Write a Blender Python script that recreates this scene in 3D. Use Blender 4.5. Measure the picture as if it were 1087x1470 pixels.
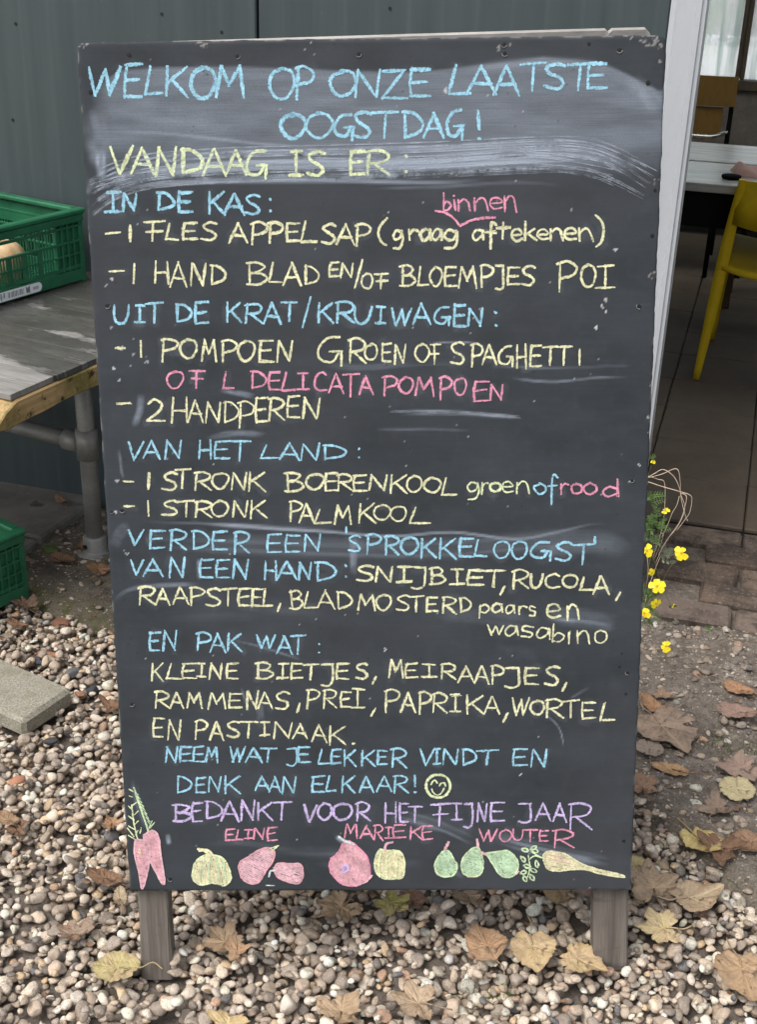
import bpy, math, random
import numpy as np
random.seed(7)
rng = np.random.default_rng(7)
for o in list(bpy.data.objects):
    bpy.data.objects.remove(o)
scene = bpy.context.scene
COL = scene.collection
V = lambda *a: np.array(a, float)

# ---------------------------------------------------------------- camera
CAM_H = 1.51
F_PX = 1800.0
R = np.array([[0.9551780888, 0.1522055520, -0.2539060625],
              [0.2947531907, -0.4093560855, 0.8634513026],
              [0.0274840903, -0.8995893870, -0.4358710354]])      # columns: camera right, down, forward
cam_d = bpy.data.cameras.new('camera')
cam = bpy.data.objects.new('camera', cam_d)
COL.objects.link(cam)
from mathutils import Matrix, Vector
m3 = np.column_stack([R[:, 0], -R[:, 1], -R[:, 2]])
M4 = Matrix([[*m3[0], 0], [*m3[1], 0], [*m3[2], CAM_H], [0, 0, 0, 1]])
cam.matrix_world = M4
cam_d.sensor_fit = 'VERTICAL'
cam_d.sensor_height = 24.0
cam_d.lens = 24.0 * F_PX / 1470.0
cam_d.clip_start = 0.05
cam_d.clip_end = 2000
scene.camera = cam

# ---------------------------------------------------------------- daylight, overcast
world = bpy.data.worlds.new('World')
scene.world = world
world.use_nodes = True
wn = world.node_tree.nodes
wl = world.node_tree.links
bg = wn['Background']
sky = wn.new('ShaderNodeTexSky')
sky.sky_type = 'NISHITA'
sky.sun_disc = False
SUN_EL, SUN_AZ = math.radians(60), math.radians(215)   # azimuth clockwise from +Y
sky.sun_elevation = SUN_EL
sky.sun_rotation = SUN_AZ
sky.air_density = 1.0
sky.dust_density = 4.0
sky.ozone_density = 1.0
hs = wn.new('ShaderNodeHueSaturation')
hs.inputs['Saturation'].default_value = 0.45
wl.new(sky.outputs[0], hs.inputs['Color'])
wl.new(hs.outputs[0], bg.inputs['Color'])
bg.inputs['Strength'].default_value = 0.15
sun_d = bpy.data.lights.new('sun', 'SUN')
sun_d.energy = 1.1
sun_d.angle = math.radians(28)
sun_d.color = (1.0, 0.975, 0.94)
sun = bpy.data.objects.new('sun', sun_d)
COL.objects.link(sun)
sd = Vector((math.sin(SUN_AZ) * math.cos(SUN_EL), math.cos(SUN_AZ) * math.cos(SUN_EL), math.sin(SUN_EL)))
sun.rotation_euler = sd.to_track_quat('Z', 'Y').to_euler()
sun.location = (0, -2, 6)
vs = scene.view_settings
vs.view_transform = 'Standard'
vs.look = 'None'
vs.gamma = 1
vs.use_curve_mapping = False
vs.exposure = 0.65

# ---------------------------------------------------------------- measuring helpers
def ray(px, py):
    return R @ np.array([(px - 543.5) / F_PX, (py - 735) / F_PX, 1.0])
def G(px, py, z=0.0):            # point of the level plane at height z
    r = ray(px, py); t = (z - CAM_H) / r[2]
    return np.array([r[0] * t, r[1] * t, z])
def WY(px, py, y):               # point of the upright plane at distance y
    r = ray(px, py); t = y / r[1]
    return np.array([r[0] * t, y, CAM_H + r[2] * t])
# the sign's board plane
BX = V(0.7280948, 0.2158106, 0.0300619); BX /= np.linalg.norm(BX)
BU = V(-0.1240036, 0.2311951, 1.1887263)
BU -= BU.dot(BX) * BX; BU /= np.linalg.norm(BU)
BN = np.cross(BX, BU)            # towards the camera
BW, BH, LEG = 0.76, 1.2168, 0.115
BO = V(-0.7576946, 1.2980811, 1.51 - 1.3590832)
SO = BO - BU * LEG               # origin of the sign (foot of the left leg)
def BD(px, py):                  # image position -> (u, v) on the board, metres from its lower left corner
    r = ray(px, py); C = V(0, 0, CAM_H)
    t = (BO - C).dot(BN) / r.dot(BN)
    d = C + r * t - BO
    return d.dot(BX), d.dot(BU)
def sm(x, a, b):
    t = np.clip((np.asarray(x, float) - a) / (b - a), 0, 1)
    return t * t * (3 - 2 * t)

# value noise on numpy arrays (for relief and stain masks)
_perm = rng.random((256, 256))
def vnoise(x, y):
    x = np.asarray(x, float); y = np.asarray(y, float)
    xi = np.floor(x).astype(int); yi = np.floor(y).astype(int)
    fx = x - xi; fy = y - yi
    fx = fx * fx * (3 - 2 * fx); fy = fy * fy * (3 - 2 * fy)
    a = _perm[xi & 255, yi & 255]; b = _perm[(xi + 1) & 255, yi & 255]
    c = _perm[xi & 255, (yi + 1) & 255]; d = _perm[(xi + 1) & 255, (yi + 1) & 255]
    return (a * (1 - fx) + b * fx) * (1 - fy) + (c * (1 - fx) + d * fx) * fy
def fbm(x, y, o=4):
    s = 0; a = .5; t = 0
    for i in range(o):
        s = s + a * vnoise(x * 2 ** i + 17.3 * i, y * 2 ** i + 9.1 * i); t += a; a *= .5
    return s / t

# ---------------------------------------------------------------- object helpers
def link(o, parent=None):
    COL.objects.link(o)
    if parent is not None: o.parent = parent
    return o
def tag(o, label=None, cat=None, group=None, kind=None):
    if label: o['label'] = label
    if cat: o['category'] = cat
    if group: o['group'] = group
    if kind: o['kind'] = kind
    return o
def thing(name, label, cat, loc=(0, 0, 0), rot=None, group=None):
    o = bpy.data.objects.new(name, None)
    o.empty_display_size = .05
    o.location = tuple(loc)
    if rot is not None:
        if isinstance(rot, (int, float)): o.rotation_euler = (0, 0, rot)
        else: o.rotation_euler = rot
    link(o); tag(o, label, cat, group)
    return o
def smooth_mesh(me):
    me.polygons.foreach_set('use_smooth', np.ones(len(me.polygons), bool))
class MB:
    """collects shapes and links them as one mesh"""
    def __init__(s): s.v = []; s.f = []; s.n = 0
    def add(s, v, f):
        v = np.asarray(v, float).reshape(-1, 3)
        s.v.append(v); s.f += [[i + s.n for i in q] for q in f]; s.n += len(v)
        return s
    def box(s, a, b, bev=0.0, mat=None):
        a, b = np.minimum(V(*a), V(*b)), np.maximum(V(*a), V(*b))
        if bev <= 0:
            v = [(x, y, z) for z in (a[2], b[2]) for y in (a[1], b[1]) for x in (a[0], b[0])]
            f = [(0, 2, 3, 1), (4, 5, 7, 6), (0, 1, 5, 4), (2, 6, 7, 3), (0, 4, 6, 2), (1, 3, 7, 5)]
        else:
            bev = min(bev, *(0.45 * (b - a)))
            v = []
            for z in (0, 1):
                for y in (0, 1):
                    for x in (0, 1):
                        c = [(a, b)[x][0], (a, b)[y][1], (a, b)[z][2]]
                        sg = [1 - 2 * x, 1 - 2 * y, 1 - 2 * z]
                        for k in range(3):
                            p = [c[i] + (sg[i] * bev if i != k else 0) for i in range(3)]
                            v.append(p)
            def I(x, y, z, k): return ((z * 2 + y) * 2 + x) * 3 + k
            f = []
            f += [(I(0,0,0,2), I(0,1,0,2), I(1,1,0,2), I(1,0,0,2)), (I(0,0,1,2), I(1,0,1,2), I(1,1,1,2), I(0,1,1,2))]
            f += [(I(0,0,0,1), I(1,0,0,1), I(1,0,1,1), I(0,0,1,1)), (I(0,1,0,1), I(0,1,1,1), I(1,1,1,1), I(1,1,0,1))]
            f += [(I(0,0,0,0), I(0,0,1,0), I(0,1,1,0), I(0,1,0,0)), (I(1,0,0,0), I(1,1,0,0), I(1,1,1,0), I(1,0,1,0))]
            for y in (0, 1):
                for z in (0, 1): f.append((I(0,y,z,1), I(1,y,z,1), I(1,y,z,2), I(0,y,z,2)) if (y+z)%2 == 0 else (I(0,y,z,2), I(1,y,z,2), I(1,y,z,1), I(0,y,z,1)))
            for x in (0, 1):
                for z in (0, 1): f.append((I(x,0,z,2), I(x,1,z,2), I(x,1,z,0), I(x,0,z,0)) if (x+z)%2 == 0 else (I(x,0,z,0), I(x,1,z,0), I(x,1,z,2), I(x,0,z,2)))
            for x in (0, 1):
                for y in (0, 1): f.append((I(x,y,0,0), I(x,y,1,0), I(x,y,1,1), I(x,y,0,1)) if (x+y)%2 == 0 else (I(x,y,0,1), I(x,y,1,1), I(x,y,1,0), I(x,y,0,0)))
            for x in (0, 1):
                for y in (0, 1):
                    for z in (0, 1):
                        t = (I(x,y,z,0), I(x,y,z,1), I(x,y,z,2))
                        f.append(t if (x+y+z)%2 == 0 else t[::-1])
        if mat is not None:
            v = [mat(V(*p)) for p in v]
        return s.add(v, f)
    def tube(s, pts, r, n=8, cap=True):
        pts = [V(*p) for p in pts]; m = len(pts)
        rs = r if hasattr(r, '__len__') else [r] * m
        v = []; up = None
        for i, p in enumerate(pts):
            t = pts[min(i + 1, m - 1)] - pts[max(i - 1, 0)]
            t = t / (np.linalg.norm(t) + 1e-12)
            if up is None:
                up = V(0, 0, 1) if abs(t[2]) < .9 else V(1, 0, 0)
            a = up - up.dot(t) * t; a /= (np.linalg.norm(a) + 1e-12); up = a
            b = np.cross(t, a)
            for k in range(n):
                q = 2 * math.pi * k / n
                v.append(p + rs[i] * (math.cos(q) * a + math.sin(q) * b))
        f = []
        for i in range(m - 1):
            for k in range(n):
                k2 = (k + 1) % n
                f.append((i * n + k, i * n + k2, (i + 1) * n + k2, (i + 1) * n + k))
        if cap:
            f.append(tuple(range(n))[::-1]); f.append(tuple((m - 1) * n + k for k in range(n)))
        return s.add(v, f)
    def lathe(s, prof, c=(0, 0, 0), n=20, mat=None):
        v = []; m = len(prof)
        for r, z in prof:
            for k in range(n):
                q = 2 * math.pi * k / n
                v.append((c[0] + r * math.cos(q), c[1] + r * math.sin(q), c[2] + z))
        f = []
        for i in range(m - 1):
            for k in range(n):
                k2 = (k + 1) % n
                f.append((i * n + k, i * n + k2, (i + 1) * n + k2, (i + 1) * n + k))
        f.append(tuple(range(n))[::-1]); f.append(tuple((m - 1) * n + k for k in range(n)))
        if mat is not None: v = [mat(V(*p)) for p in v]
        return s.add(v, f)
    def mesh(s, name, mat, smooth=False):
        me = bpy.data.meshes.new(name)
        me.from_pydata(np.concatenate(s.v).tolist(), [], s.f)
        if mat: me.materials.append(mat)
        if smooth: smooth_mesh(me)
        me.update()
        return me
    def build(s, name, mat, parent=None, smooth=False):
        return link(bpy.data.objects.new(name, s.mesh(name, mat, smooth)), parent)
def attr(me, name, arr, kind='FLOAT'):
    a = me.attributes.new(name, kind, 'POINT')
    if kind == 'FLOAT': a.data.foreach_set('value', np.asarray(arr, np.float32).ravel())
    else:
        c = np.asarray(arr, np.float32)
        if c.shape[1] == 3: c = np.column_stack([c, np.ones(len(c), np.float32)])
        a.data.foreach_set('color', c.ravel())
def catmull(pts, k=6):
    pts = [V(*p) for p in pts]
    if len(pts) < 3: return pts
    P = [2 * pts[0] - pts[1]] + pts + [2 * pts[-1] - pts[-2]]
    out = []
    for i in range(1, len(P) - 2):
        for j in range(k):
            t = j / k
            out.append(.5 * ((2 * P[i]) + (-P[i-1] + P[i+1]) * t + (2*P[i-1] - 5*P[i] + 4*P[i+1] - P[i+2]) * t*t + (-P[i-1] + 3*P[i] - 3*P[i+1] + P[i+2]) * t**3))
    out.append(pts[-1])
    return out

# ---------------------------------------------------------------- materials
class NT:
    def __init__(s, name):
        s.m = bpy.data.materials.new(name); s.m.use_nodes = True
        s.t = s.m.node_tree; s.p = s.t.nodes['Principled BSDF']; s.out = s.t.nodes['Material Output']
        s.tc = s.t.nodes.new('ShaderNodeTexCoord')
    def n(s, typ, **kw):
        x = s.t.nodes.new(typ)
        for k, v in kw.items(): setattr(x, k, v)
        return x
    def l(s, a, b): s.t.links.new(a, b)
    def set(s, sock, v):
        if isinstance(v, bpy.types.NodeSocket): s.l(v, sock)
        else: sock.default_value = v
    def coord(s, scale=(1, 1, 1), which='Object', rot=(0, 0, 0)):
        mp = s.n('ShaderNodeMapping'); mp.inputs['Scale'].default_value = scale; mp.inputs['Rotation'].default_value = rot
        s.l(s.tc.outputs[which], mp.inputs['Vector']); return mp.outputs[0]
    def noise(s, vec, scale, detail=4, rough=.55, dist=0):
        x = s.n('ShaderNodeTexNoise'); x.inputs['Scale'].default_value = scale; x.inputs['Detail'].default_value = detail
        x.inputs['Roughness'].default_value = rough; x.inputs['Distortion'].default_value = dist
        if vec is not None: s.l(vec, x.inputs['Vector'])
        return x.outputs['Fac']
    def voro(s, vec, scale, feature='F1', out='Distance'):
        x = s.n('ShaderNodeTexVoronoi', feature=feature); x.inputs['Scale'].default_value = scale
        if vec is not None: s.l(vec, x.inputs['Vector'])
        return x.outputs[out]
    def rng(s, v, a, b, c=0.0, d=1.0, smooth=False):
        x = s.n('ShaderNodeMapRange'); x.inputs[1].default_value = a; x.inputs[2].default_value = b
        x.inputs[3].default_value = c; x.inputs[4].default_value = d
        if smooth: x.interpolation_type = 'SMOOTHSTEP'
        s.l(v, x.inputs[0]); return x.outputs[0]
    def math(s, op, a, b=None, clamp=False):
        x = s.n('ShaderNodeMath', operation=op); x.use_clamp = clamp
        s.set(x.inputs[0], a)
        if b is not None: s.set(x.inputs[1], b)
        return x.outputs[0]
    def mix(s, fac, a, b, typ='MIX'):
        x = s.n('ShaderNodeMix', data_type='RGBA', blend_type=typ)
        s.set(x.inputs[0], fac)
        for i, c in ((6, a), (7, b)):
            if isinstance(c, (tuple, list)): x.inputs[i].default_value = (*c[:3], 1)
            else: s.l(c, x.inputs[i])
        return x.outputs[2]
    def ramp(s, v, stops):
        x = s.n('ShaderNodeValToRGB'); e = x.color_ramp.elements
        while len(e) < len(stops): e.new(.5)
        for i, (p, c) in enumerate(stops): e[i].position = p; e[i].color = (*c[:3], 1)
        s.l(v, x.inputs[0]); return x.outputs[0]
    def attr(s, name, out='Fac'):
        x = s.n('ShaderNodeAttribute'); x.attribute_name = name; return x.outputs[out]
    def bump(s, h, strength=.3, dist=.002):
        x = s.n('ShaderNodeBump'); x.inputs['Strength'].default_value = strength; x.inputs['Distance'].default_value = dist
        s.l(h, x.inputs['Height']); s.l(x.outputs[0], s.p.inputs['Normal']); return x
    def fin(s, col, rough=.6, spec=.5, metal=0.0):
        if isinstance(col, (tuple, list)): s.p.inputs['Base Color'].default_value = (*col[:3], 1)
        else: s.l(col, s.p.inputs['Base Color'])
        s.set(s.p.inputs['Roughness'], rough); s.p.inputs['Specular IOR Level'].default_value = spec
        s.p.inputs['Metallic'].default_value = metal
        return s.m
def sc(c, k): return tuple(min(1, x * k) for x in c)
def mottled(name, c, scale=20, amt=.35, rough=.6, bump=.2, dist=.001, spec=.4, stretch=(1, 1, 1), metal=0, fine=8):
    t = NT(name); v = t.coord(stretch)
    a = t.noise(v, scale, 6, .6); b = t.noise(v, scale * fine, 4, .6)
    f = t.math('ADD', t.math('MULTIPLY', a, .65), t.math('MULTIPLY', b, .35))
    col = t.ramp(t.rng(f, .3, .7), [(0, sc(c, 1 - amt)), (.5, c), (1, sc(c, 1 + amt))])
    if bump: t.bump(f, bump, dist)
    return t.fin(col, t.rng(a, .3, .7, max(.05, rough - .12), min(1, rough + .12)), spec, metal)
# ================================================================ THE SETTING
WALL_Y = 2.75
def y_gravel(x):                 # far limit of the gravel
    x = np.asarray(x, float)
    return np.interp(x, [-3.5, -1.55, -1.28, -1.1, -.6, -.2, -.04, .07, .18, .45, 1.2, 3], [2.35, 2.24, 2.175, 2.12, 2.05, 1.96, 1.90, 1.80, 1.68, 1.5, 1.35, 1.2])
def zg(x, y):                    # gentle relief of the yard
    return .035 * sm(x, -.62, -.06) * (1 - sm(y, 1.85, 2.5))
def ground_z(x, y):
    x = np.asarray(x, float); y = np.asarray(y, float)
    soil = sm(y - y_gravel(x), -.02, .05)
    z = zg(x, y) - .022 * (1 - soil) + soil * (.006 * sm(-x, .9, 1.2) + .004)
    z = z + soil * ((fbm(x * 9, y * 9, 5) - .5) * .026 + (fbm(x * 60, y * 60, 3) - .5) * .010)
    z = z + (1 - soil) * (fbm(x * 14, y * 14, 3) - .5) * .006
    inside = sm(y, WALL_Y - .02, WALL_Y + .03) 
    brick = sm(x, -.12, -.09) * sm(y, 2.66, 2.72)
    z = z - .045 * np.maximum(inside, brick)
    return z
# ground: one sheet, fine near the sign, coarse out to the horizon
def axis(fa, fb, st, far):
    a = list(np.arange(fa, fb + 1e-6, st)); lo = [fa - 0.05 * 1.5 ** k for k in range(1, 24)]; hi = [fb + 0.05 * 1.5 ** k for k in range(1, 24)]
    return np.array(sorted([v for v in lo if v > -far] + [-far] + a + [v for v in hi if v < far] + [far]))
gx = axis(-2.4, .9, .011, 400); gy = axis(.7, 3.0, .011, 400)
XX, YY = np.meshgrid(gx, gy, indexing='ij')
ZZ = ground_z(XX, YY)
def grid_mesh(name, X, Y, Z, mat=None, smooth=True):
    nx, ny = X.shape
    me = bpy.data.meshes.new(name)
    v = np.stack([X, Y, Z], -1).reshape(-1, 3)
    i = np.arange((nx - 1) * (ny - 1)); a = (i // (ny - 1)) * ny + i % (ny - 1)
    f = np.stack([a, a + ny, a + ny + 1, a + 1], -1)
    me.vertices.add(len(v)); me.vertices.foreach_set('co', v.astype(np.float32).ravel())
    me.loops.add(f.size); me.loops.foreach_set('vertex_index', f.astype(np.int32).ravel())
    me.polygons.add(len(f)); me.polygons.foreach_set('loop_start', np.arange(0, f.size, 4, dtype=np.int32))
    me.polygons.foreach_set('use_smooth', np.full(len(f), smooth)) 
    me.update(calc_edges=True); me.validate()
    if mat: me.materials.append(mat)
    return me
t = NT('garden_soil'); v = t.coord()
n1 = t.noise(v, 5, 6, .65); n2 = t.noise(v, 45, 5, .7); n3 = t.noise(v, 260, 3, .6)
f = t.math('ADD', t.math('MULTIPLY', n2, .6), t.math('MULTIPLY', n3, .4))
c = t.ramp(t.rng(f, .33, .68), [(0, (.055, .045, .036)), (.40, (.17, .142, .115)), (.72, (.26, .225, .19)), (1, (.44, .40, .35))])
moss = t.math('MULTIPLY', t.attr('moss'), t.rng(n2, .40, .58), True)
c = t.mix(moss, c, t.mix(n3, (.05, .056, .016), (.105, .108, .035)))
damp = t.rng(n1, .4, .62)
c = t.mix(t.math('MULTIPLY', damp, .35), c, (.085, .068, .054))
c = t.mix(t.math('MULTIPLY', t.attr('bed'), .55), c, (.11, .092, .075))
t.bump(t.math('ADD', n2, t.math('MULTIPLY', n3, .5)), .8, .007)
SOIL = t.fin(c, .92, .25)
me = grid_mesh('ground', XX, YY, ZZ, SOIL)
left = sm(-XX, .95, 1.25)
edge = np.exp(-((YY - y_gravel(XX) - .02) / .05) ** 2)
attr(me, 'moss', left * np.clip(.35 + .9 * edge, 0, 1) * sm(YY, 2.0, 2.15) + .35 * (1 - left) * edge)
attr(me, 'bed', (1 - sm(YY - y_gravel(XX), -.09, .03)) * (1 - sm(np.abs(XX + .8), 2.2, 3.0)))
tag(link(bpy.data.objects.new('ground', me)), kind='structure')

# ---------------------------------------------------------------- shed wall, door frame
t = NT('shed_cladding'); v = t.coord()
w = t.n('ShaderNodeTexWave', wave_type='BANDS', bands_direction='X'); w.inputs['Scale'].default_value = 4.3; w.inputs['Distortion'].default_value = .9; w.inputs['Detail'].default_value = 1
t.l(v, w.inputs['Vector'])
rib = t.rng(w.outputs['Fac'], .93, 1.0)
st = t.noise(t.coord((26, 26, 1.1)), 1.0, 5, .6); big = t.noise(v, 1.3, 3, .5); sp = t.noise(v, 130, 3, .6)
c = t.mix(t.rng(st, .3, .72), (.042, .058, .060), (.058, .077, .078))
c = t.mix(t.math('MULTIPLY', rib, t.rng(st, .35, .7, .0, .20)), c, (.115, .13, .125))
c = t.mix(t.math('MULTIPLY', t.rng(big, .4, .7), .3), c, (.080, .098, .096))
c = t.mix(t.math('MULTIPLY', t.rng(sp, .70, .74), .5), c, (.22, .24, .22))
t.bump(t.math('ADD', w.outputs['Fac'], t.math('MULTIPLY', sp, .15)), .10, .0012)
CLAD = t.fin(c, t.rng(st, .3, .7, .42, .6), .45)
shed = thing('garden_shed', 'dark green-grey clad shed wall behind the chalkboard, with an open doorway at its right', 'shed', (-1.1, WALL_Y, 0))
def sh(mb, name, mat, parent=shed, smooth=False):
    off = V(*shed.location)
    mb.v = [q - off for q in mb.v]
    return mb.build(name, mat, parent, smooth)
SEAM = -1.122
for (a, b) in ((-4.6, -3.45), (-3.444, -2.29), (-2.284, SEAM - .003), (SEAM + .003, -.232)):
    sh(MB().box((a, WALL_Y, -.03), (b, WALL_Y + .05, 2.55), .003), 'wall_panel', CLAD)
for (a, b) in ((1.36, 2.5), (2.506, 3.6)):
    sh(MB().box((a, WALL_Y, -.03), (b, WALL_Y + .05, 2.55), .003), 'wall_panel', CLAD)
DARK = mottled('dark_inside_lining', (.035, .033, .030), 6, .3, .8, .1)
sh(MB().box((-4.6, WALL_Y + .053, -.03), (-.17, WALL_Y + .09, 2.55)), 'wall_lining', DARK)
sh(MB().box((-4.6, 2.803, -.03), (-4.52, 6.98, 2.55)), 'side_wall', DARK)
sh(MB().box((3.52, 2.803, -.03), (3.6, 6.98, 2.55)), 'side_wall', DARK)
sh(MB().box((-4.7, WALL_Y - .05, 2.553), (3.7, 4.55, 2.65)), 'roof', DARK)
sh(MB().box((-4.7, 5.953, 2.553), (3.7, 7.1, 2.65)), 'roof', DARK)
sh(MB().box((-4.7, 4.553, 2.553), (-2.0, 5.95, 2.65)), 'roof', DARK)
sh(MB().box((-.155, WALL_Y + .002, 2.2), (1.357, WALL_Y + .05, 2.55)), 'wall_panel', CLAD)
# black pinholes in the cladding
for px, py in ((318, 46), (22, 34), (18, 172), (232, 20), (560, 12)):
    p = WY(px, py, WALL_Y)
    sh(MB().lathe([(.0035, 0), (.0035, .001)], (0, 0, 0), 8, lambda q, p=p: V(p[0] + q[0], WALL_Y - .0005 - q[2], p[2] + q[1])), 'screw', mottled('black_rubber', (.01, .01, .01)))
# white metal door frame: stepped profile extruded upright
t = NT('white_door_frame'); v = t.coord()
n1 = t.noise(t.coord((9, 9, 2.2)), 1, 5, .6); n2 = t.noise(v, 55, 4, .65)
c = t.mix(t.rng(n1, .32, .66), (.43, .45, .465), (.50, .52, .54))
c = t.mix(t.math('MULTIPLY', t.rng(n2, .55, .75), .22), c, (.34, .36, .34))
FRAMEM = t.fin(c, .45, .5)
def post(x0, x1, name='door_frame'):
    mb = MB(); w = x1 - x0
    prof = [(0, 0), (0, -.016), (.011, -.018), (.013, -.024), (w - .020, -.024), (w - .018, -.029), (w - .009, -.029), (w - .007, -.024), (w, -.024), (w, .06), (0, .06)]
    pts = [(x0 + a, WALL_Y + b) for a, b in prof]; n = len(pts)
    vv = [(x, y, -.03) for x, y in pts] + [(x, y, 2.2 if x0 < 0 else 2.2) for x, y in pts]
    mb.add(vv, [(i, (i + 1) % n, n + (i + 1) % n, n + i) for i in range(n)] + [tuple(range(n))[::-1], tuple(range(n, 2 * n))])
    return sh(mb, name, FRAMEM)
post(-.230, -.160); post(1.29, 1.358)
sh(MB().box((-.158, WALL_Y - .02, 2.14), (1.288, WALL_Y + .05, 2.198), .003), 'door_head', FRAMEM)

# rear wall with the window
ADDED_SKYL = []
RY = 6.88
wl_, wr_, wb_, wt_ = -1.9, 3.21, .755, 2.45  # window row widened and raised out of view to let in more light
REARM = mottled('rear_wall_boards', (.17, .15, .13), 9, .3, .7, .15)
sh(MB().box((-4.52, RY, -.03), (3.52, RY + .08, .42)), 'rear_wall', mottled('black_lower_wall', (.012, .012, .012), 9, .3, .7))  # lowest band of the rear wall, coloured black
sh(MB().box((-4.52, RY, .423), (3.52, RY + .08, wb_ - .0415)), 'rear_wall', REARM)
sh(MB().box((-4.52, RY, wt_), (3.52, RY + .08, 2.55)), 'rear_wall', REARM)
sh(MB().box((-4.52, RY, wb_ - .047), (wl_ - .003, RY + .079, wt_ - .003)), 'rear_wall', REARM)
sh(MB().box((wr_ + .003, RY, wb_ - .047), (3.52, RY + .08, wt_ - .003)), 'rear_wall', REARM)
BLACKM = mottled('dark_window_frame', (.10, .078, .055), 12, .3, .5)
for k in range(6): ADDED_SKYL.append((-1.997 + k * .95, -1.997 + k * .95 + (.947 if k < 5 else .94)))
def window(x0, x1, z0, z1):
    mb = MB(); w = .022
    mb.box((x0, RY - .02, z0 - .04), (x1, RY + .06, z0 + .01), .004).box((x0, RY - .02, z1 - .04), (x1, RY + .06, z1 - .005), .004)
    mb.box((x0, RY - .018, z0 + .012), (x0 + w, RY + .06, z1 - .042), .004).box((x1 - w, RY - .018, z0 + .012), (x1, RY + .06, z1 - .042), .004)
    f = sh(mb, 'window', BLACKM)
    p = sh(MB().box((x0 + w, RY + .02, z0 + .012), (x1 - w, RY + .026, z1 - .042)), 'pane', GLASSM, f)
    q = sh(MB().box((x0 + w + .001, RY + .010, z0 + .545), (x1 - w - .001, RY + .018, z0 + .552)), 'glazing_bar', BLACKM, f)
    return f
t = NT('dirty_greenhouse_glass')
tr = t.n('ShaderNodeBsdfTranslucent'); tp = t.n('ShaderNodeBsdfTransparent'); mx = t.n('ShaderNodeMixShader'); gl = t.n('ShaderNodeBsdfGlossy'); mx2 = t.n('ShaderNodeMixShader')
s1 = t.noise(t.coord((34, 34, 1.6)), 1.0, 4, .6); s2 = t.noise(t.coord((6, 6, 3)), 1.0, 5, .65)
c = t.mix(t.rng(s1, .36, .52), (.62, .70, .66), (1.0, 1.0, 1.0))
c = t.mix(t.math('MULTIPLY', t.rng(s2, .45, .72), .35), c, (.62, .78, .52))
t.l(c, tr.inputs[0]); t.l(t.mix(.5, c, (1, 1, 1)), tp.inputs[0]); t.set(mx.inputs[0], t.rng(s1, .35, .65, .62, .42)); t.l(tp.outputs[0], mx.inputs[1]); t.l(tr.outputs[0], mx.inputs[2])
gl.inputs['Roughness'].default_value = .2; mx2.inputs[0].default_value = .04
t.l(mx.outputs[0], mx2.inputs[1]); t.l(gl.outputs[0], mx2.inputs[2]); t.l(mx2.outputs[0], t.out.inputs['Surface'])
GLASSM = t.m
xs = [-1.9, -1.05, -.197, .655, 1.505, 2.355, 3.205]
for a, b in ADDED_SKYL: sh(MB().box((a, 4.553, 2.56), (b, 5.95, 2.575)), 'added_roof_light', GLASSM)  # translucent roof strip, added to brighten the table indoors
for a, b in zip(xs[:-1], xs[1:]): window(a + .0003, b - .0003, wb_, wt_)

# concrete floor tiles inside (each its own), bricks in the doorway
t = NT('dark_floor_tiles'); v = t.coord()
oi = t.n('ShaderNodeObjectInfo'); r_ = oi.outputs['Random']
geo = t.n('ShaderNodeNewGeometry'); n1 = t.noise(geo.outputs['Position'], 6, 6, .65); n2 = t.noise(geo.outputs['Position'], 90, 4, .65)
c = t.mix(t.rng(n1, .3, .7), (.092, .068, .047), (.145, .112, .080))
c = t.mix(t.math('MULTIPLY', r_, .4), c, (.155, .12, .088))
c = t.mix(t.math('MULTIPLY', t.rng(n2, .56, .72), .5), c, (.05, .042, .036))
t.bump(n2, .3, .001)
TILEM = t.fin(c, .62, .4)
sub = tag(MB().box((-4.5, 3.23, -.06), (3.5, 6.87, -.012)).build('inner_floor', mottled('joint_dirt', (.03, .026, .022), 40, .3, .9)), kind='structure')
tile_me = MB().box((0, 0, -.01), (.2915, .2915, .004), .003).mesh('floor_tile', TILEM)
for i in range(-5, 6):
    for j in range(12):
        x = -.204 + .2945 * i; y = 3.232 + .2945 * j
        if y + .29 > 6.87 or x < -1.7 : continue
        o = link(bpy.data.objects.new('floor_tile', tile_me), sub)
        o.location = (x + .002, y + .002, random.uniform(-.0015, .0015))
        o.rotation_euler = (random.gauss(0, .0022), random.gauss(0, .0022), random.gauss(0, .003))
t = NT('old_clinker_brick'); v = t.coord()
oi = t.n('ShaderNodeObjectInfo'); geo = t.n('ShaderNodeNewGeometry')
n1 = t.noise(geo.outputs['Position'], 14, 6, .7); n2 = t.noise(geo.outputs['Position'], 120, 4, .65)
c = t.ramp(oi.outputs['Random'], [(0, (.11, .078, .058)), (.4, (.165, .118, .088)), (.7, (.23, .17, .132)), (1, (.14, .108, .09))])
c = t.mix(t.math('MULTIPLY', t.rng(t.noise(geo.outputs['Position'], 7, 5, .7), .46, .58), .85), c, (.055, .044, .036))
c = t.mix(t.math('MULTIPLY', t.rng(n2, .55, .7), .55), c, (.32, .275, .23))
t.bump(t.math('ADD', n1, t.math('MULTIPLY', n2, .6)), .7, .004)
BRICKM = t.fin(c, .85, .3)
paving = tag(MB().box((-.115, 2.70, -.07), (1.29, 3.225, -.022)).build('brick_paving', SOIL), kind='structure')
def brick_mesh(k, l=.2, w=.095):
    rr = random.Random(k); mb = MB().box((0, 0, -.045), (l, w, .006), .007)
    mb.v[0] = mb.v[0] + np.array([[rr.gauss(0, .0018), rr.gauss(0, .0018), rr.gauss(0, .0012)] for _ in mb.v[0]])
    return mb.mesh('brick', BRICKM, False)
bmes = [brick_mesh(k) for k in range(6)]
row = 0; y = 2.70
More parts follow.
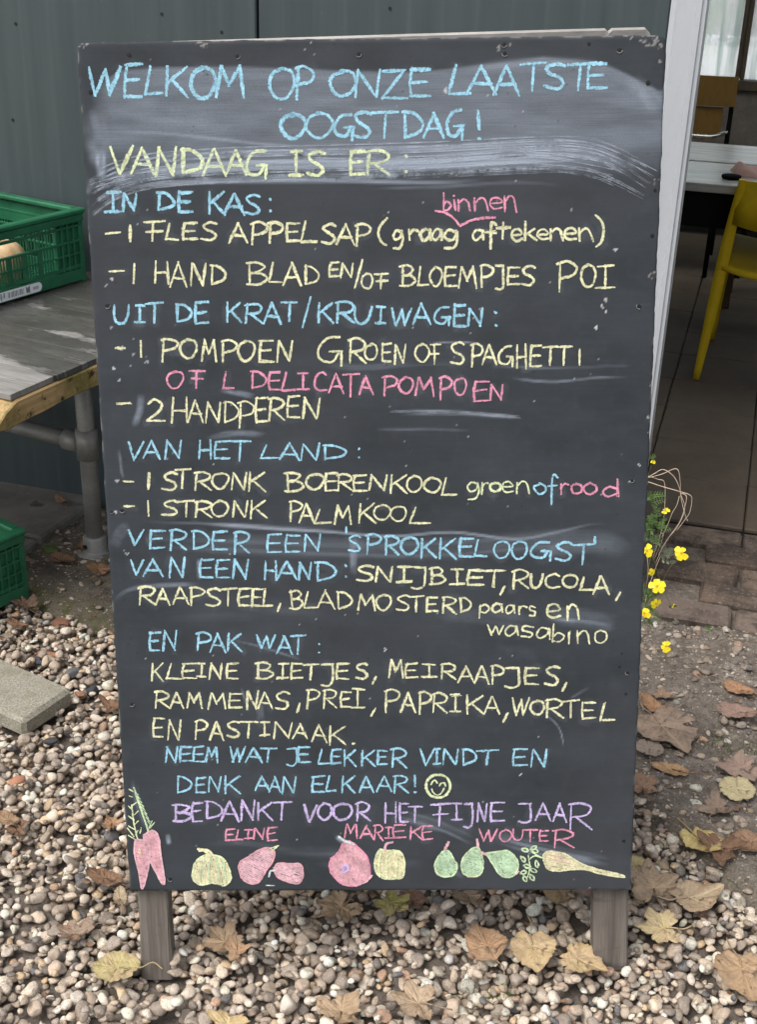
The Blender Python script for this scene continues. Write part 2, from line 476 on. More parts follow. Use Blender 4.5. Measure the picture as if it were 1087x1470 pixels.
while y < 3.22:
    x = -.108 - (.10 if row % 2 else 0.0) + random.uniform(-.012, .012)
    while x < 1.25:
        if x > -.2:
            o = link(bpy.data.objects.new('brick', bmes[random.randrange(6)]), paving)
            o.location = (x, y + random.uniform(-.004, .004), random.uniform(-.014, .0) - (.012 if row == 0 and random.random() < .4 else 0))
            o.rotation_euler = (random.gauss(0, .02), random.gauss(0, .015), random.gauss(0, .015))
        x += .2095 + random.uniform(-.002, .004)
    y += .1065; row += 1
# dark drain strip set between the bricks and the floor at the left

# hedge and ground beyond the rear window
LEAFG = mottled('hedge_green', (.06, .11, .03), 40, .5, .6)
hb = []; hv = []
tag(MB().box((-9, 7.05, -.2), (9, 19, .02)).build('added_bounce_ground', mottled('pale_bounce_sheet', (.78, .80, .76), 3, .1, .8)), kind='structure')  # pale ground added outside to throw light onto the rear panes
for k in range(5200):
    p = V(rng.uniform(-6, 4), rng.uniform(17.2, 18.2), 0); p[2] = rng.uniform(0, 1.6 + .35 * math.sin(p[0] * 2.1) + .2 * math.sin(p[0] * 5.3))
    a = rng.normal(size=3); a /= np.linalg.norm(a); b = np.cross(a, rng.normal(size=3)); b /= np.linalg.norm(b); s = rng.uniform(.03, .06)
    i = len(hv); hv += [p - a * s, p + b * s * .5, p + a * s, p - b * s * .5]; hb.append((i, i + 1, i + 2, i + 3))
mb = MB().add(hv, hb)
tag(mb.build('hedge', LEAFG), 'green hedge outside, seen through the rear window of the shed', 'hedge', kind='stuff')

# ---------------------------------------------------------------- concrete slabs and paver
t = NT('grey_concrete'); v = t.coord()
n1 = t.noise(v, 9, 6, .65); n2 = t.noise(v, 240, 4, .7); n3 = t.noise(v, 30, 5, .6)
c = t.mix(t.rng(n2, .36, .64), (.19, .175, .135), (.47, .44, .36))
c = t.mix(t.math('MULTIPLY', t.rng(n3, .48, .66), .5), c, (.18, .17, .10))
c = t.mix(t.math('MULTIPLY', t.rng(n1, .45, .7), .25), c, (.33, .32, .28))
t.bump(t.math('ADD', n2, t.math('MULTIPLY', n3, .6)), .9, .003)
CONC = t.fin(c, .9, .25)
t = NT('stained_slab'); v = t.coord()
n1 = t.noise(v, 7, 6, .65); n2 = t.noise(v, 200, 4, .7)
c = t.mix(t.rng(n1, .34, .68), (.13, .12, .10), (.26, .245, .215))
c = t.mix(t.math('MULTIPLY', t.rng(n2, .5, .7), .4), c, (.10, .09, .075))
t.bump(n2, .5, .0015)
SLAB = t.fin(c, .88, .3)
def slab(name, N, E, L, th, mat, label, cat, bev=.006, group=None, tilt=(0, 0)):
    e1 = (E - N); w = np.linalg.norm(e1[:2]); ang = math.atan2(e1[1], e1[0])
    o = MB().box((0, 0, -th), (w, L, 0), bev).build(name, mat)
    o.location = tuple(N); o.rotation_euler = (tilt[0], tilt[1], ang)
    return tag(o, label, cat, group)
zt = .030
N = G(57, 771, zt); E_ = G(112, 733, zt)
slab('paving_slab', N, N + (E_ - N) / np.linalg.norm(E_ - N) * .30, .60, .045, SLAB, 'grey paving slab against the wall under the table, with a curled leaf on its corner', 'paving slab')
d = (E_ - N) / np.linalg.norm(E_ - N)
N2 = N - d * .303 + V(-.004, 0, -.004)
slab('paving_slab', N2, N2 + d * .296, .60, .045, SLAB, 'grey paving slab behind the lower green crate, nearer than the slab at the wall', 'paving slab')
zt = .042
N = G(33, 1035, zt); E_ = G(104, 987, zt)
slab('concrete_paver', N, E_, .235, .045, CONC, 'pale concrete paver lying on the gravel at the left edge', 'paver', .008, tilt=(.02, 0))
# ================================================================ THE CHALKBOARD SIGN
sgn = bpy.data.objects.new('chalkboard_sign', None); sgn.empty_display_size = .05; link(sgn)
tag(sgn, 'tall black chalkboard covered in coloured handwriting, standing on two wooden legs in the gravel', 'sign')
ms = np.column_stack([BX, -BN, BU])
sgn.matrix_world = Matrix([[*ms[0], SO[0]], [*ms[1], SO[1]], [*ms[2], SO[2]], [0, 0, 0, 1]])
# local frame: x to the right, y away from the camera, z up along the board; board face at y = 0
NXB, NZB = 380, 600
u = np.linspace(0, BW, NXB); w_ = np.linspace(0, BH, NZB)
U, W = np.meshgrid(u, w_, indexing='ij')
# back-project every board point to the photo layout used for the chalk dust
C0 = V(0, 0, CAM_H)
PW = BO[None, None, :] + U[..., None] * BX + W[..., None] * BU - C0
cc = PW @ R
PX = cc[..., 0] / cc[..., 2] * F_PX + 543.5; PY = cc[..., 1] / cc[..., 2] * F_PX + 735
dust = np.zeros_like(U)
def smear(pts, width, amt, streak=.6, nstreak=9, seed=0, soft=.75, ends=.3):
    """a wiped band of chalk dust along a path, with bristle-like lines"""
    global dust
    pts = np.array(catmull([(a, b, 0) for a, b in pts], 5))[:, :2]
    best = np.full(U.shape, 1e9); side = np.zeros_like(U); along = np.zeros_like(U)
    seg = np.linalg.norm(np.diff(pts, axis=0), axis=1); tot = seg.sum(); acc = 0
    m = (PX > pts[:, 0].min() - width) & (PX < pts[:, 0].max() + width) & (PY > pts[:, 1].min() - width) & (PY < pts[:, 1].max() + width)
    px, py = PX[m], PY[m]; b = np.full(px.shape, 1e9); sd = np.zeros(px.shape); al = np.zeros(px.shape)
    for i in range(len(pts) - 1):
        d = pts[i + 1] - pts[i]; L = seg[i] + 1e-9; d = d / L
        q = (px - pts[i, 0]) * d[0] + (py - pts[i, 1]) * d[1]; qc = np.clip(q, 0, L)
        s_ = -(px - pts[i, 0]) * d[1] + (py - pts[i, 1]) * d[0]
        dd = np.hypot(px - pts[i, 0] - qc * d[0], py - pts[i, 1] - qc * d[1])
        k = dd < b; b[k] = dd[k]; sd[k] = s_[k]; al[k] = (acc + qc[k]) / tot
        acc += L
    hw = width / 2
    prof = 1 - sm(b / hw, 1 - soft, 1)
    lines = vnoise(sd / width * nstreak + 50 + seed * 3.3, al * 3 + seed) 
    lines = sm(lines, .25, .8)
    g = fbm(al * 9 + seed, sd / width * 2 + seed, 3)
    e = sm(al, 0, ends) * (1 - sm(al, 1 - ends, 1)) if ends > 0 else 1
    val = amt * prof * e * (1 - streak + streak * lines) * (.55 + .9 * g)
    dust[m] = 1 - (1 - dust[m]) * (1 - np.clip(val, 0, .95))
# broad wiped haze at the top
top = np.interp(PX, [100, 170, 230, 340, 480, 600, 700, 780, 860, 900, 945], [150, 100, 95, 93, 99, 102, 90, 80, 88, 104, 128])
hz = sm(PY - top, -1, 5) * (1 - sm(PY, 195, 262)) * sm(PX, 120, 165)
SMEARS = []
dust = np.maximum(dust, hz * (.23 + .22 * (fbm(PX / 60, PY / 16, 4) - .3)))
for a in [
  ([(150, 100), (260, 103), (420, 112), (600, 112)], 20, .13, .5, 6, 1),
  ([(640, 100), (760, 88), (860, 96), (945, 140)], 22, .22, .5, 5, 2),
  ([(900, 108), (925, 130), (948, 165)], 40, .26, .6, 6, 3),
  ([(128, 150), (136, 190), (150, 250)], 46, .30, .5, 5, 4),
  ([(170, 150), (260, 170), (350, 190)], 60, .12, .5, 8, 5),
  ([(128, 196), (165, 190), (230, 191), (300, 198), (380, 207), (480, 213)], 7, .26, .2, 3, 6),
  ([(146, 212), (144, 232), (147, 262)], 20, .62, .6, 4, 7),
  ([(118, 290), (150, 266), (210, 246), (330, 236), (480, 232), (620, 228), (760, 221), (850, 224), (935, 262)], 60, .62, .88, 13, 8),
  ([(118, 272), (160, 258), (240, 246), (360, 240)], 20, .35, .8, 6, 9),
  ([(124, 292), (170, 272), (260, 262), (360, 260), (480, 260), (640, 262), (720, 255)], 9, .62, .5, 3, 10),
  ([(600, 226), (760, 214), (860, 222), (932, 262)], 26, .36, .85, 8, 11),
  ([(420, 236), (600, 238), (760, 228), (880, 246)], 30, .32, .9, 9, 12),
  ([(500, 272), (640, 268), (740, 262), (830, 268)], 8, .16, .5, 3, 13),
  ([(500, 214), (650, 212), (760, 204), (830, 208), (900, 240)], 10, .17, .6, 4, 14),
  ([(119, 280), (132, 250)], 26, .25, .8, 6, 15),
  ([(160, 744), (230, 750), (300, 752), (380, 758), (480, 764), (560, 770), (650, 764), (740, 774), (800, 764), (860, 752), (922, 764)], 6, .5, .3, 3, 20),
  ([(290, 752), (380, 757), (490, 762)], 11, .45, .6, 4, 21),
  ([(160, 775), (350, 782), (600, 790), (800, 776), (922, 775)], 46, .19, .5, 8, 22),
  ([(750, 785), (860, 780), (922, 800)], 60, .14, .4, 6, 23),
  ([(780, 884), (840, 888), (896, 896)], 36, .42, .65, 7, 24),
  ([(600, 880), (700, 884), (800, 900)], 40, .10, .4, 6, 25),
  ([(202, 562), (200, 590), (190, 616)], 16, .42, .4, 3, 26),
  ([(285, 798), (286, 836)], 9, .40, .3, 2, 27),
  ([(507, 762), (508, 830)], 15, .36, .4, 3, 28),
  ([(160, 874), (175, 852), (210, 842), (300, 838)], 10, .30, .4, 3, 29),
  ([(162, 790), (172, 765), (190, 752)], 26, .16, .3, 3, 30),
  ([(290, 630), (340, 622), (390, 626)], 13, .28, .7, 4, 31),
  ([(440, 520), (520, 528), (600, 520), (700, 518)], 18, .13, .7, 5, 32),
  ([(610, 492), (650, 491), (690, 493)], 4, .5, .3, 2, 33),
  ([(725, 541), (760, 546), (800, 548), (860, 542), (915, 541)], 6, .38, .5, 3, 34),
  ([(690, 525), (800, 528), (925, 524)], 6, .22, .5, 3, 35),
  ([(560, 592), (640, 592), (700, 596), (748, 600)], 12, .33, .7, 4, 36),
  ([(530, 616), (600, 616), (690, 618)], 7, .20, .6, 3, 37),
  ([(700, 596), (748, 599)], 8, .40, .4, 3, 38),
  ([(310, 558), (340, 564), (372, 570)], 12, .30, .6, 4, 39),
  ([(560, 1165), (640, 1190), (690, 1216)], 22, .24, .8, 6, 40),
  ([(690, 1196), (760, 1216), (840, 1232), (890, 1240)], 24, .36, .7, 6, 41),
  ([(640, 1240), (690, 1275)], 36, .16, .8, 6, 42),
  ([(480, 1198), (500, 1215)], 10, .5, .5, 3, 43),
  ([(780, 1022), (803, 1045), (811, 1078)], 3, .40, .2, 1, 44),
  ([(700, 935), (790, 940)], 40, .06, .3, 4, 45),
  ([(330, 918), (380, 930), (440, 950)], 5, .34, .4, 2, 46),
  ([(365, 982), (372, 1010), (374, 1040)], 16, .26, .6, 4, 47),
  ([(345, 984), (350, 1000), (358, 1020)], 5, .28, .3, 2, 48),
  ([(191, 1110), (196, 1150), (214, 1200)], 16, .22, .7, 4, 49),
  ([(240, 1196), (243, 1214)], 9, .6, .4, 3, 50),
  ([(250, 1218), (340, 1212), (430, 1222), (560, 1220)], 30, .09, .6, 5, 51),
  ([(170, 640), (175, 680), (182, 690)], 6, .25, .3, 2, 52),
  ([(420, 1228), (540, 1240), (640, 1232)], 40, .07, .6, 5, 53),
  ([(560, 1190), (640, 1180), (700, 1200)], 46, .10, .6, 5, 54),
  ([(815, 1005), (850, 985)], 6, .14, .5, 3, 55),
  ([(195, 880), (340, 872), (520, 882)], 60, .07, .5, 6, 56),
]:
    SMEARS.append(a); smear(*a[:2], amt=a[2], streak=a[3], nstreak=a[4], seed=a[5])
dust = np.maximum(dust, .05 * fbm(PX / 90 + 3, PY / 40, 4))
# specks of dust and paint
spk = np.zeros_like(dust)
for k in range(110):
    a, b = rng.uniform(0, BW), rng.uniform(0, BH); i = int(a / BW * (NXB - 1)); j = int(b / BH * (NZB - 1))
    spk[i, j] = rng.uniform(.1, .6)
for px, py, s_ in [(160, 400, .8), (175, 500, .7), (163, 528, .9), (160, 470, .4), (152, 410, .5), (170, 545, .5), (165, 735, .8), (168, 690, .6), (182, 795, .6), (748, 1112, .9), (865, 440, .8), (870, 446, .8), (857, 470, .9), (870, 430, .6), (884, 358, .7), (553, 932, .8), (930, 620, .4), (918, 668, .8), (930, 600, .5), (905, 690, .5), (820, 300, .4), (640, 131, .8), (640, 127, .5), (668, 134, .6), (690, 445, .4), (210, 520, .5), (192, 510, .4)]:
    i = np.argmin(np.abs(PX[:, NZB // 2] - px)); d = np.hypot(PX - px, PY - py); spk = np.maximum(spk, s_ * (d < 2.6) * (fbm(PX / 2, PY / 2, 2) > .42))
dark = np.zeros_like(dust)
for k in range(150):
    a, b = rng.uniform(0, BW), rng.uniform(0, BH); i = int(a / BW * (NXB - 1)); j = int(b / BH * (NZB - 1)); dark[i, j] = rng.uniform(.5, 1)
# worn rim
rim = np.minimum(np.minimum(U, BW - U), np.minimum(W, BH - W))
wear = (1 - sm(rim, .0, .0026)) * sm(fbm(U * 60, W * 60, 3), .56, .72) * .35
for px, py, s_ in [(932, 57, 9), (900, 52, 6), (725, 64, 6), (945, 90, 4), (946, 110, 4), (945, 65, 5), (120, 64, 5), (290, 65, 6), (720, 70, 5), (940, 260, 5), (939, 395, 5)]:
    d = np.hypot((PX - px) / 1.6, PY - py); wear = np.maximum(wear, (d < s_) * sm(fbm(PX / 4 + 2, PY / 3, 2), .56, .68) * .5)
t = NT('blackboard_paint'); v = t.coord()
n1 = t.noise(v, 5, 5, .6); n2 = t.noise(v, 60, 5, .65); n3 = t.noise(v, 700, 2, .5)
hz1 = t.noise(t.coord((9, 9, 160)), 1.0, 4, .6, .3); hz2 = t.noise(t.coord((14, 14, 900)), 1.0, 2, .5)
base = t.mix(t.rng(n1, .3, .7), (.020, .0240, .0265), (.028, .0325, .0355))
base = t.mix(t.math('MULTIPLY', t.rng(hz1, .45, .7), .16), base, (.042, .046, .052))
base = t.mix(t.rng(t.noise(v, 2.2, 4, .6), .4, .62, 0, .55), base, (.043, .045, .050))
base = t.mix(t.math('MULTIPLY', t.rng(n2, .5, .72), .3), base, (.055, .058, .064))
du = t.attr('dust')
grain = t.math('ADD', t.math('MULTIPLY', n3, .5), t.math('MULTIPLY', hz2, .5))
dm = t.math('MULTIPLY', du, t.rng(grain, .30, .70, .62, 1.3), True)
c = t.mix(dm, base, (.42, .48, .56))
c = t.mix(t.attr('specks'), c, (.62, .62, .62))
c = t.mix(t.math('MULTIPLY', t.attr('dark'), .7), c, (.012, .012, .013))
c = t.mix(t.attr('wear'), c, (.44, .42, .39))
t.bump(t.math('ADD', n2, t.math('MULTIPLY', hz1, .6)), .12, .0006)
BOARDM = t.fin(c, t.rng(n2, .3, .7, .6, .75), .22)
# shape: rounded top corners, slightly chewed outline
rc = .013
Ub, Wb = U.copy(), W.copy()
for cxx, sx in ((rc, -1), (BW - rc, 1)):
    m = ((U - cxx) * sx > 0) & (W > BH - rc); du_ = U[m] - cxx; dw = W[m] - (BH - rc); L = np.maximum(np.abs(du_), np.abs(dw)); rr = np.hypot(du_, dw) + 1e-9
    k = .62 if sx < 0 else 1.0
    f_ = 1 + (L / rr - 1) * k
    Ub[m] = cxx + du_ * f_; Wb[m] = BH - rc + dw * f_
nz1 = (fbm(W * 70, W * 0 + 3, 3) - .5) * .0022; nz2 = (fbm(U * 70, U * 0 + 9, 3) - .5) * .0018
Ub = Ub + np.where(U < .004, nz1, 0) + np.where(U > BW - .004, -nz1, 0)
Wb = Wb + np.where(W > BH - .004, nz2, 0) + np.where(W < .004, nz2, 0)
Dp = (1 - sm(rim, 0, .003)) * .0012 + (fbm(U * 3, W * 3, 2) - .5) * .001
Xg, Yg, Zg = Ub, Dp, Wb + LEG
TH = .012
front = np.stack([Xg, Yg, Zg], -1).reshape(-1, 3)
idx = np.arange(NXB * NZB).reshape(NXB, NZB)
ring = np.concatenate([idx[:, 0], idx[-1, 1:], idx[-2::-1, -1], idx[0, -2:0:-1]])
back = front[ring].copy(); back[:, 1] = TH
nf = len(front)
i = np.arange((NXB - 1) * (NZB - 1)); a = (i // (NZB - 1)) * NZB + i % (NZB - 1)
F = np.stack([a, a + NZB, a + NZB + 1, a + 1], -1)
rk = np.arange(len(ring)); S = np.stack([ring, nf + rk, nf + (rk + 1) % len(ring), np.roll(ring, -1)], -1)
me = bpy.data.meshes.new('board')
allv = np.concatenate([front, back]); allf = np.concatenate([F, S])
nb = len(ring); 
me.vertices.add(len(allv)); me.vertices.foreach_set('co', allv.astype(np.float32).ravel())
nl = allf.size + nb
me.loops.add(nl); me.loops.foreach_set('vertex_index', np.concatenate([allf.ravel(), nf + rk[::-1]]).astype(np.int32))
me.polygons.add(len(allf) + 1); me.polygons.foreach_set('loop_start', np.arange(0, allf.size + 1, 4, dtype=np.int32))
me.polygons.foreach_set('use_smooth', np.concatenate([np.ones(len(F), bool), np.zeros(len(S) + 1, bool)]))
me.update(calc_edges=True)
me.materials.append(BOARDM)
def ext(a_): return np.concatenate([a_.ravel(), a_.ravel()[ring]])
attr(me, 'dust', ext(dust)); attr(me, 'specks', ext(spk)); attr(me, 'dark', ext(dark))
wr = ext(wear); wr[nf:] = .05 + .22 * (fbm(back[:, 0] * 60, back[:, 2] * 60, 3) > .52); attr(me, 'wear', wr)
board = link(bpy.data.objects.new('board', me), sgn)

# legs and the frame behind the board
t = NT('weathered_leg_wood'); v = t.coord()
g1 = t.noise(t.coord((60, 60, 3)), 1, 6, .65, .2); g2 = t.noise(t.coord((300, 300, 12)), 1, 3, .6); g3 = t.noise(v, 14, 5, .6)
c = t.ramp(t.rng(g1, .3, .7), [(0, (.085, .072, .060)), (.5, (.150, .130, .110)), (1, (.215, .190, .162))])
c = t.mix(t.math('MULTIPLY', t.rng(g2, .5, .72), .5), c, (.07, .058, .048))
c = t.mix(t.math('MULTIPLY', t.rng(g3, .56, .72), .4), c, (.065, .055, .045))
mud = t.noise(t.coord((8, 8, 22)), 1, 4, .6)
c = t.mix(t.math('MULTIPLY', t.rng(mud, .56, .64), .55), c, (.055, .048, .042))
t.bump(t.math('ADD', g1, g2), .6, .0016)
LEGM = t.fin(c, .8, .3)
def leg_(px0, px1, pyb, py0=1280, lab=None):
    (x0, z0), (x1, z1) = BD(px0, pyb), BD(px1, pyb)
    (a0, _), (a1, _) = BD(px0 - (0 if px0 > 500 else 5), py0), BD(px1 - (0 if px0 > 500 else 8), py0)
    mb = MB(); zb = min(z0, z1) + LEG - .015; zt = LEG + .30
    vv = []
    N_ = 14
    for k in range(N_ + 1):
        z = zb + (zt - zb) * k / N_; f = (z - zb) / (LEG - zb)
        xa = x0 + (a0 - x0) * min(f, 1.0); xb = x1 + (a1 - x1) * min(f, 1.0)
        j = .0008
        for (x, y) in ((xa + .003, TH + .002), (xb - .003, TH + .002), (xb, TH + .005), (xb, TH + .034), (xa, TH + .034), (xa, TH + .005)):
            vv.append((x + random.gauss(0, j * .4), y + random.gauss(0, j * .3), z))
    f = [tuple(range(6))[::-1], tuple(N_ * 6 + q for q in range(6))]
    for k in range(N_):
        for q in range(6): f.append((k * 6 + q, k * 6 + (q + 1) % 6, (k + 1) * 6 + (q + 1) % 6, (k + 1) * 6 + q))
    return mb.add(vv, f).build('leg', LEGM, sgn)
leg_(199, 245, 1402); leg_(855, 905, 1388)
RAW = mottled('raw_wood_edge', (.36, .34, .31), 30, .3, .75, .2, stretch=(.3, 1, 1))
# the second, rear board, hinged at the top
rt0, rt1 = V(.004, TH + .006, LEG + BH - .003), V(BW - .016, TH + .014, LEG + BH + .0105)
dn = V(0, .42, -1.10); dn /= np.linalg.norm(dn); nb_ = V(0, .93, .36) * .012
mb = MB()
top_pts = [rt0, rt0 * .4 + rt1 * .6 + V(0, 0, .0005), rt1 - V(.058, 0, .0006), rt1 - V(.054, 0, .0045), rt1 - V(.049, 0, .0005), rt1 - V(.006, 0, 0), rt1 - V(0, 0, .006)]
vv = []
for p in top_pts: vv += [p, p + nb_, p + nb_ + dn * 1.16, p + dn * 1.16]
n_ = len(top_pts); ff = [(0, 1, 2, 3), tuple((n_ - 1) * 4 + q for q in (3, 2, 1, 0))]
for k in range(n_ - 1):
    for q in range(4): ff.append((k * 4 + q, k * 4 + (q + 1) % 4, k * 4 + 4 + (q + 1) % 4, k * 4 + 4 + q)[::-1])
mb.add(vv, ff).build('rear_board', RAW, sgn)
for x in (.05, .68):
    p = V(x, TH + .05, LEG + BH - .12); q = p + dn * 1.24
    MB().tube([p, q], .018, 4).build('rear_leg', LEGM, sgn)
# screw holes
HOLE = mottled('screw_hole', (.008, .008, .008), 90, .4, .7)
RINGM = mottled('pale_hole_rim', (.20, .20, .20), 300, .6, .7)
for px, py, r_, rg in [(185, 79, 3.2, 0), (341, 81, 3.0, 1), (515, 78, 3.2, 1), (724, 64, 3.2, 1), (725, 77, 3.2, 1), (890, 72, 3.4, 1), (846, 63, 2.4, 0), (931, 119, 3.6, 0), (130, 132, 3.6, 0), (154, 439, 3.4, 1), (918, 440, 3.2, 1), (901, 966, 2.6, 1), (189, 1011, 3.2, 1), (175, 733, 3.0, 1), (244, 1262, 3.2, 1), (896, 1207, 3.0, 0), (937, 338, 3.0, 0), (941, 273, 2.5, 0), (160, 735, 2.0, 1), (899, 996, 2.0, 0), (908, 690, 2.6, 1), (890, 957, 1.8, 0), (893, 938, 1.5, 0)]:
    (x, z) = BD(px, py); s_ = BW / 800 * r_
    mb = MB().lathe([(s_, 0), (s_ * .8, .0006)], (0, 0, 0), 10, lambda q: V(x + q[0] * random.uniform(.85, 1.1), -.0003 - q[2], z + LEG + q[1] * random.uniform(.85, 1.1)))
    h = mb.build('screw_hole', HOLE, sgn)
    if rg:
        a0 = random.uniform(-2.6, -.8); pts = [(x + s_ * 1.15 * math.cos(a0 + q), -.0008, z + LEG + s_ * 1.15 * math.sin(a0 + q)) for q in np.linspace(-1.3, 1.3, 9)]
        MB().tube(pts, s_ * .2, 4).build('pale_rim_arc', RINGM, h)  # pale arc along the lower rim of the hole

# ---------------------------------------------------------------- chalk
def chalk_mat(name, c, dense=0.0):
    t = NT(name); v = t.coord(); t.m.surface_render_method = 'DITHERED'
    n1 = t.noise(v, 760, 2, .6); n2 = t.noise(v, 230, 3, .6); n3 = t.noise(t.coord((60, 60, 1500)), 1.0, 2, .5)
    g = t.math('ADD', t.math('ADD', t.math('MULTIPLY', n1, .45), t.math('MULTIPLY', n2, .35)), t.math('MULTIPLY', n3, .20))
    uv = t.n('ShaderNodeSeparateXYZ'); t.l(t.tc.outputs['UV'], uv.inputs[0])
    e = t.math('ABSOLUTE', t.math('SUBTRACT', t.math('MULTIPLY', uv.outputs[1], 2.0), 1.0))
    e3 = t.math('POWER', e, 3.0)
    g = t.math('SUBTRACT', g, t.math('MULTIPLY', e3, .19))
    alpha = t.rng(g, .345 - dense, .455 - dense, 0, .97, True)
    lowf = t.noise(v, 48, 3, .6)
    alpha = t.math('MULTIPLY', alpha, t.rng(lowf, .34, .60, .66, 1.0))
    col = t.mix(t.rng(n2, .3, .7), sc(c, .80), sc(c, 1.12))
    t.l(alpha, t.p.inputs['Alpha'])
    return t.fin(col, .95, .1)
CH = {'b': chalk_mat('blue_chalk', (.36, .66, .80)), 'y': chalk_mat('yellow_chalk', (.82, .80, .50)), 'p': chalk_mat('pink_chalk', (.80, .33, .45)),
      'v': chalk_mat('purple_chalk', (.64, .52, .80)), 'g': chalk_mat('pale_green_chalk', (.66, .82, .50)), 'l': chalk_mat('lime_chalk', (.79, .86, .52)), 'w': chalk_mat('white_chalk', (.72, .74, .74)),
      'B': chalk_mat('deep_blue_chalk', (.25, .52, .82)), 'r': chalk_mat('soft_pink_chalk', (.78, .43, .47), .05), 'f': chalk_mat('soft_yellow_chalk', (.83, .77, .48), .02), 'G': chalk_mat('leaf_green_chalk', (.52, .70, .46), .02),
      'h': chalk_mat('skin_pink_chalk', (.80, .50, .54), .03)}
KZ = [0]
class Chalk:
    def __init__(s, layer=0): s.v = []; s.f = []; s.uv = []; s.ly = layer
    def stroke(s, pts, w, jit=.25, taper=.75, curve=True, k=5):
        """a chalk line along positions given on the board (photo layout), w = width"""
        pts = [V(p[0] + random.gauss(0, jit), p[1] + random.gauss(0, jit), 0) for p in pts]
        if curve and len(pts) > 2: pts = catmull(pts, k)
        elif len(pts) == 2: pts = [pts[0] + (pts[1] - pts[0]) * q for q in (0, .33, .66, 1)]
        q = [BD(p[0], p[1]) for p in pts]
        q = np.array(q); n = len(q)
        wm = w * BW / 795.0 / 2
        L = np.concatenate([[0], np.cumsum(np.linalg.norm(np.diff(q, axis=0), axis=1))])
        KZ[0] = (KZ[0] + 1) % 40
        y = -.00035 - KZ[0] * 1.2e-5 - s.ly * .0005
        b = len(s.v); pr = [random.uniform(.80, 1.18) for _ in range(4)]
        for i in range(n):
            d = q[min(i + 1, n - 1)] - q[max(i - 1, 0)]; d = d / (np.linalg.norm(d) + 1e-9); nn = np.array([-d[1], d[0]])
            ww = wm * random.uniform(.92, 1.1) * np.interp(i / (n - 1), [0, .33, .66, 1], pr) * (taper if i in (0, n - 1) else 1)
            c = q[i] + (d * wm * .5 if i == n - 1 else (-d * wm * .5 if i == 0 else 0))
            for sgn_ in (-1, 1):
                p = c + nn * ww * sgn_; s.v.append((p[0], y, p[1] + LEG)); s.uv.append((L[i] * 100, (sgn_ + 1) / 2))
        for i in range(n - 1): s.f.append((b + 2 * i, b + 2 * i + 2, b + 2 * i + 3, b + 2 * i + 1))
        return s
    def hatch(s, poly, ang, gap, w, jit=.3):
        P = np.array(poly, float); ca, sa = math.cos(ang), math.sin(ang)
        Q = np.stack([P[:, 0] * ca + P[:, 1] * sa, -P[:, 0] * sa + P[:, 1] * ca], -1)
        y = Q[:, 1].min() + gap * .4; rows = []
        while y < Q[:, 1].max():
            xs = []
            for i in range(len(Q)):
                a, b = Q[i], Q[(i + 1) % len(Q)]
                if (a[1] > y) != (b[1] > y): xs.append(a[0] + (y - a[1]) * (b[0] - a[0]) / (b[1] - a[1]))
            xs.sort()
            for x0, x1 in zip(xs[::2], xs[1::2]):
                if x1 - x0 > 1.5:
                    p = [(x, y) for x in np.linspace(x0 + 1, x1 - 1, max(2, int((x1 - x0) / 8) + 1))]
                    s.stroke([(x * ca - yy * sa, x * sa + yy * ca) for x, yy in p], w, jit)
            y += gap
        return s
    def build(s, name, mat, parent, label=None):
        me = bpy.data.meshes.new(name); me.from_pydata(s.v, [], s.f)
        uvl = me.uv_layers.new(name='UVMap'); li = np.empty(len(me.loops), np.int32); me.loops.foreach_get('vertex_index', li)
        uvl.data.foreach_set('uv', np.array(s.uv, np.float32)[li].ravel())
        me.materials.append(mat); me.update()
        o = link(bpy.data.objects.new(name, me), parent)
        if label: o['label'] = label
        return o
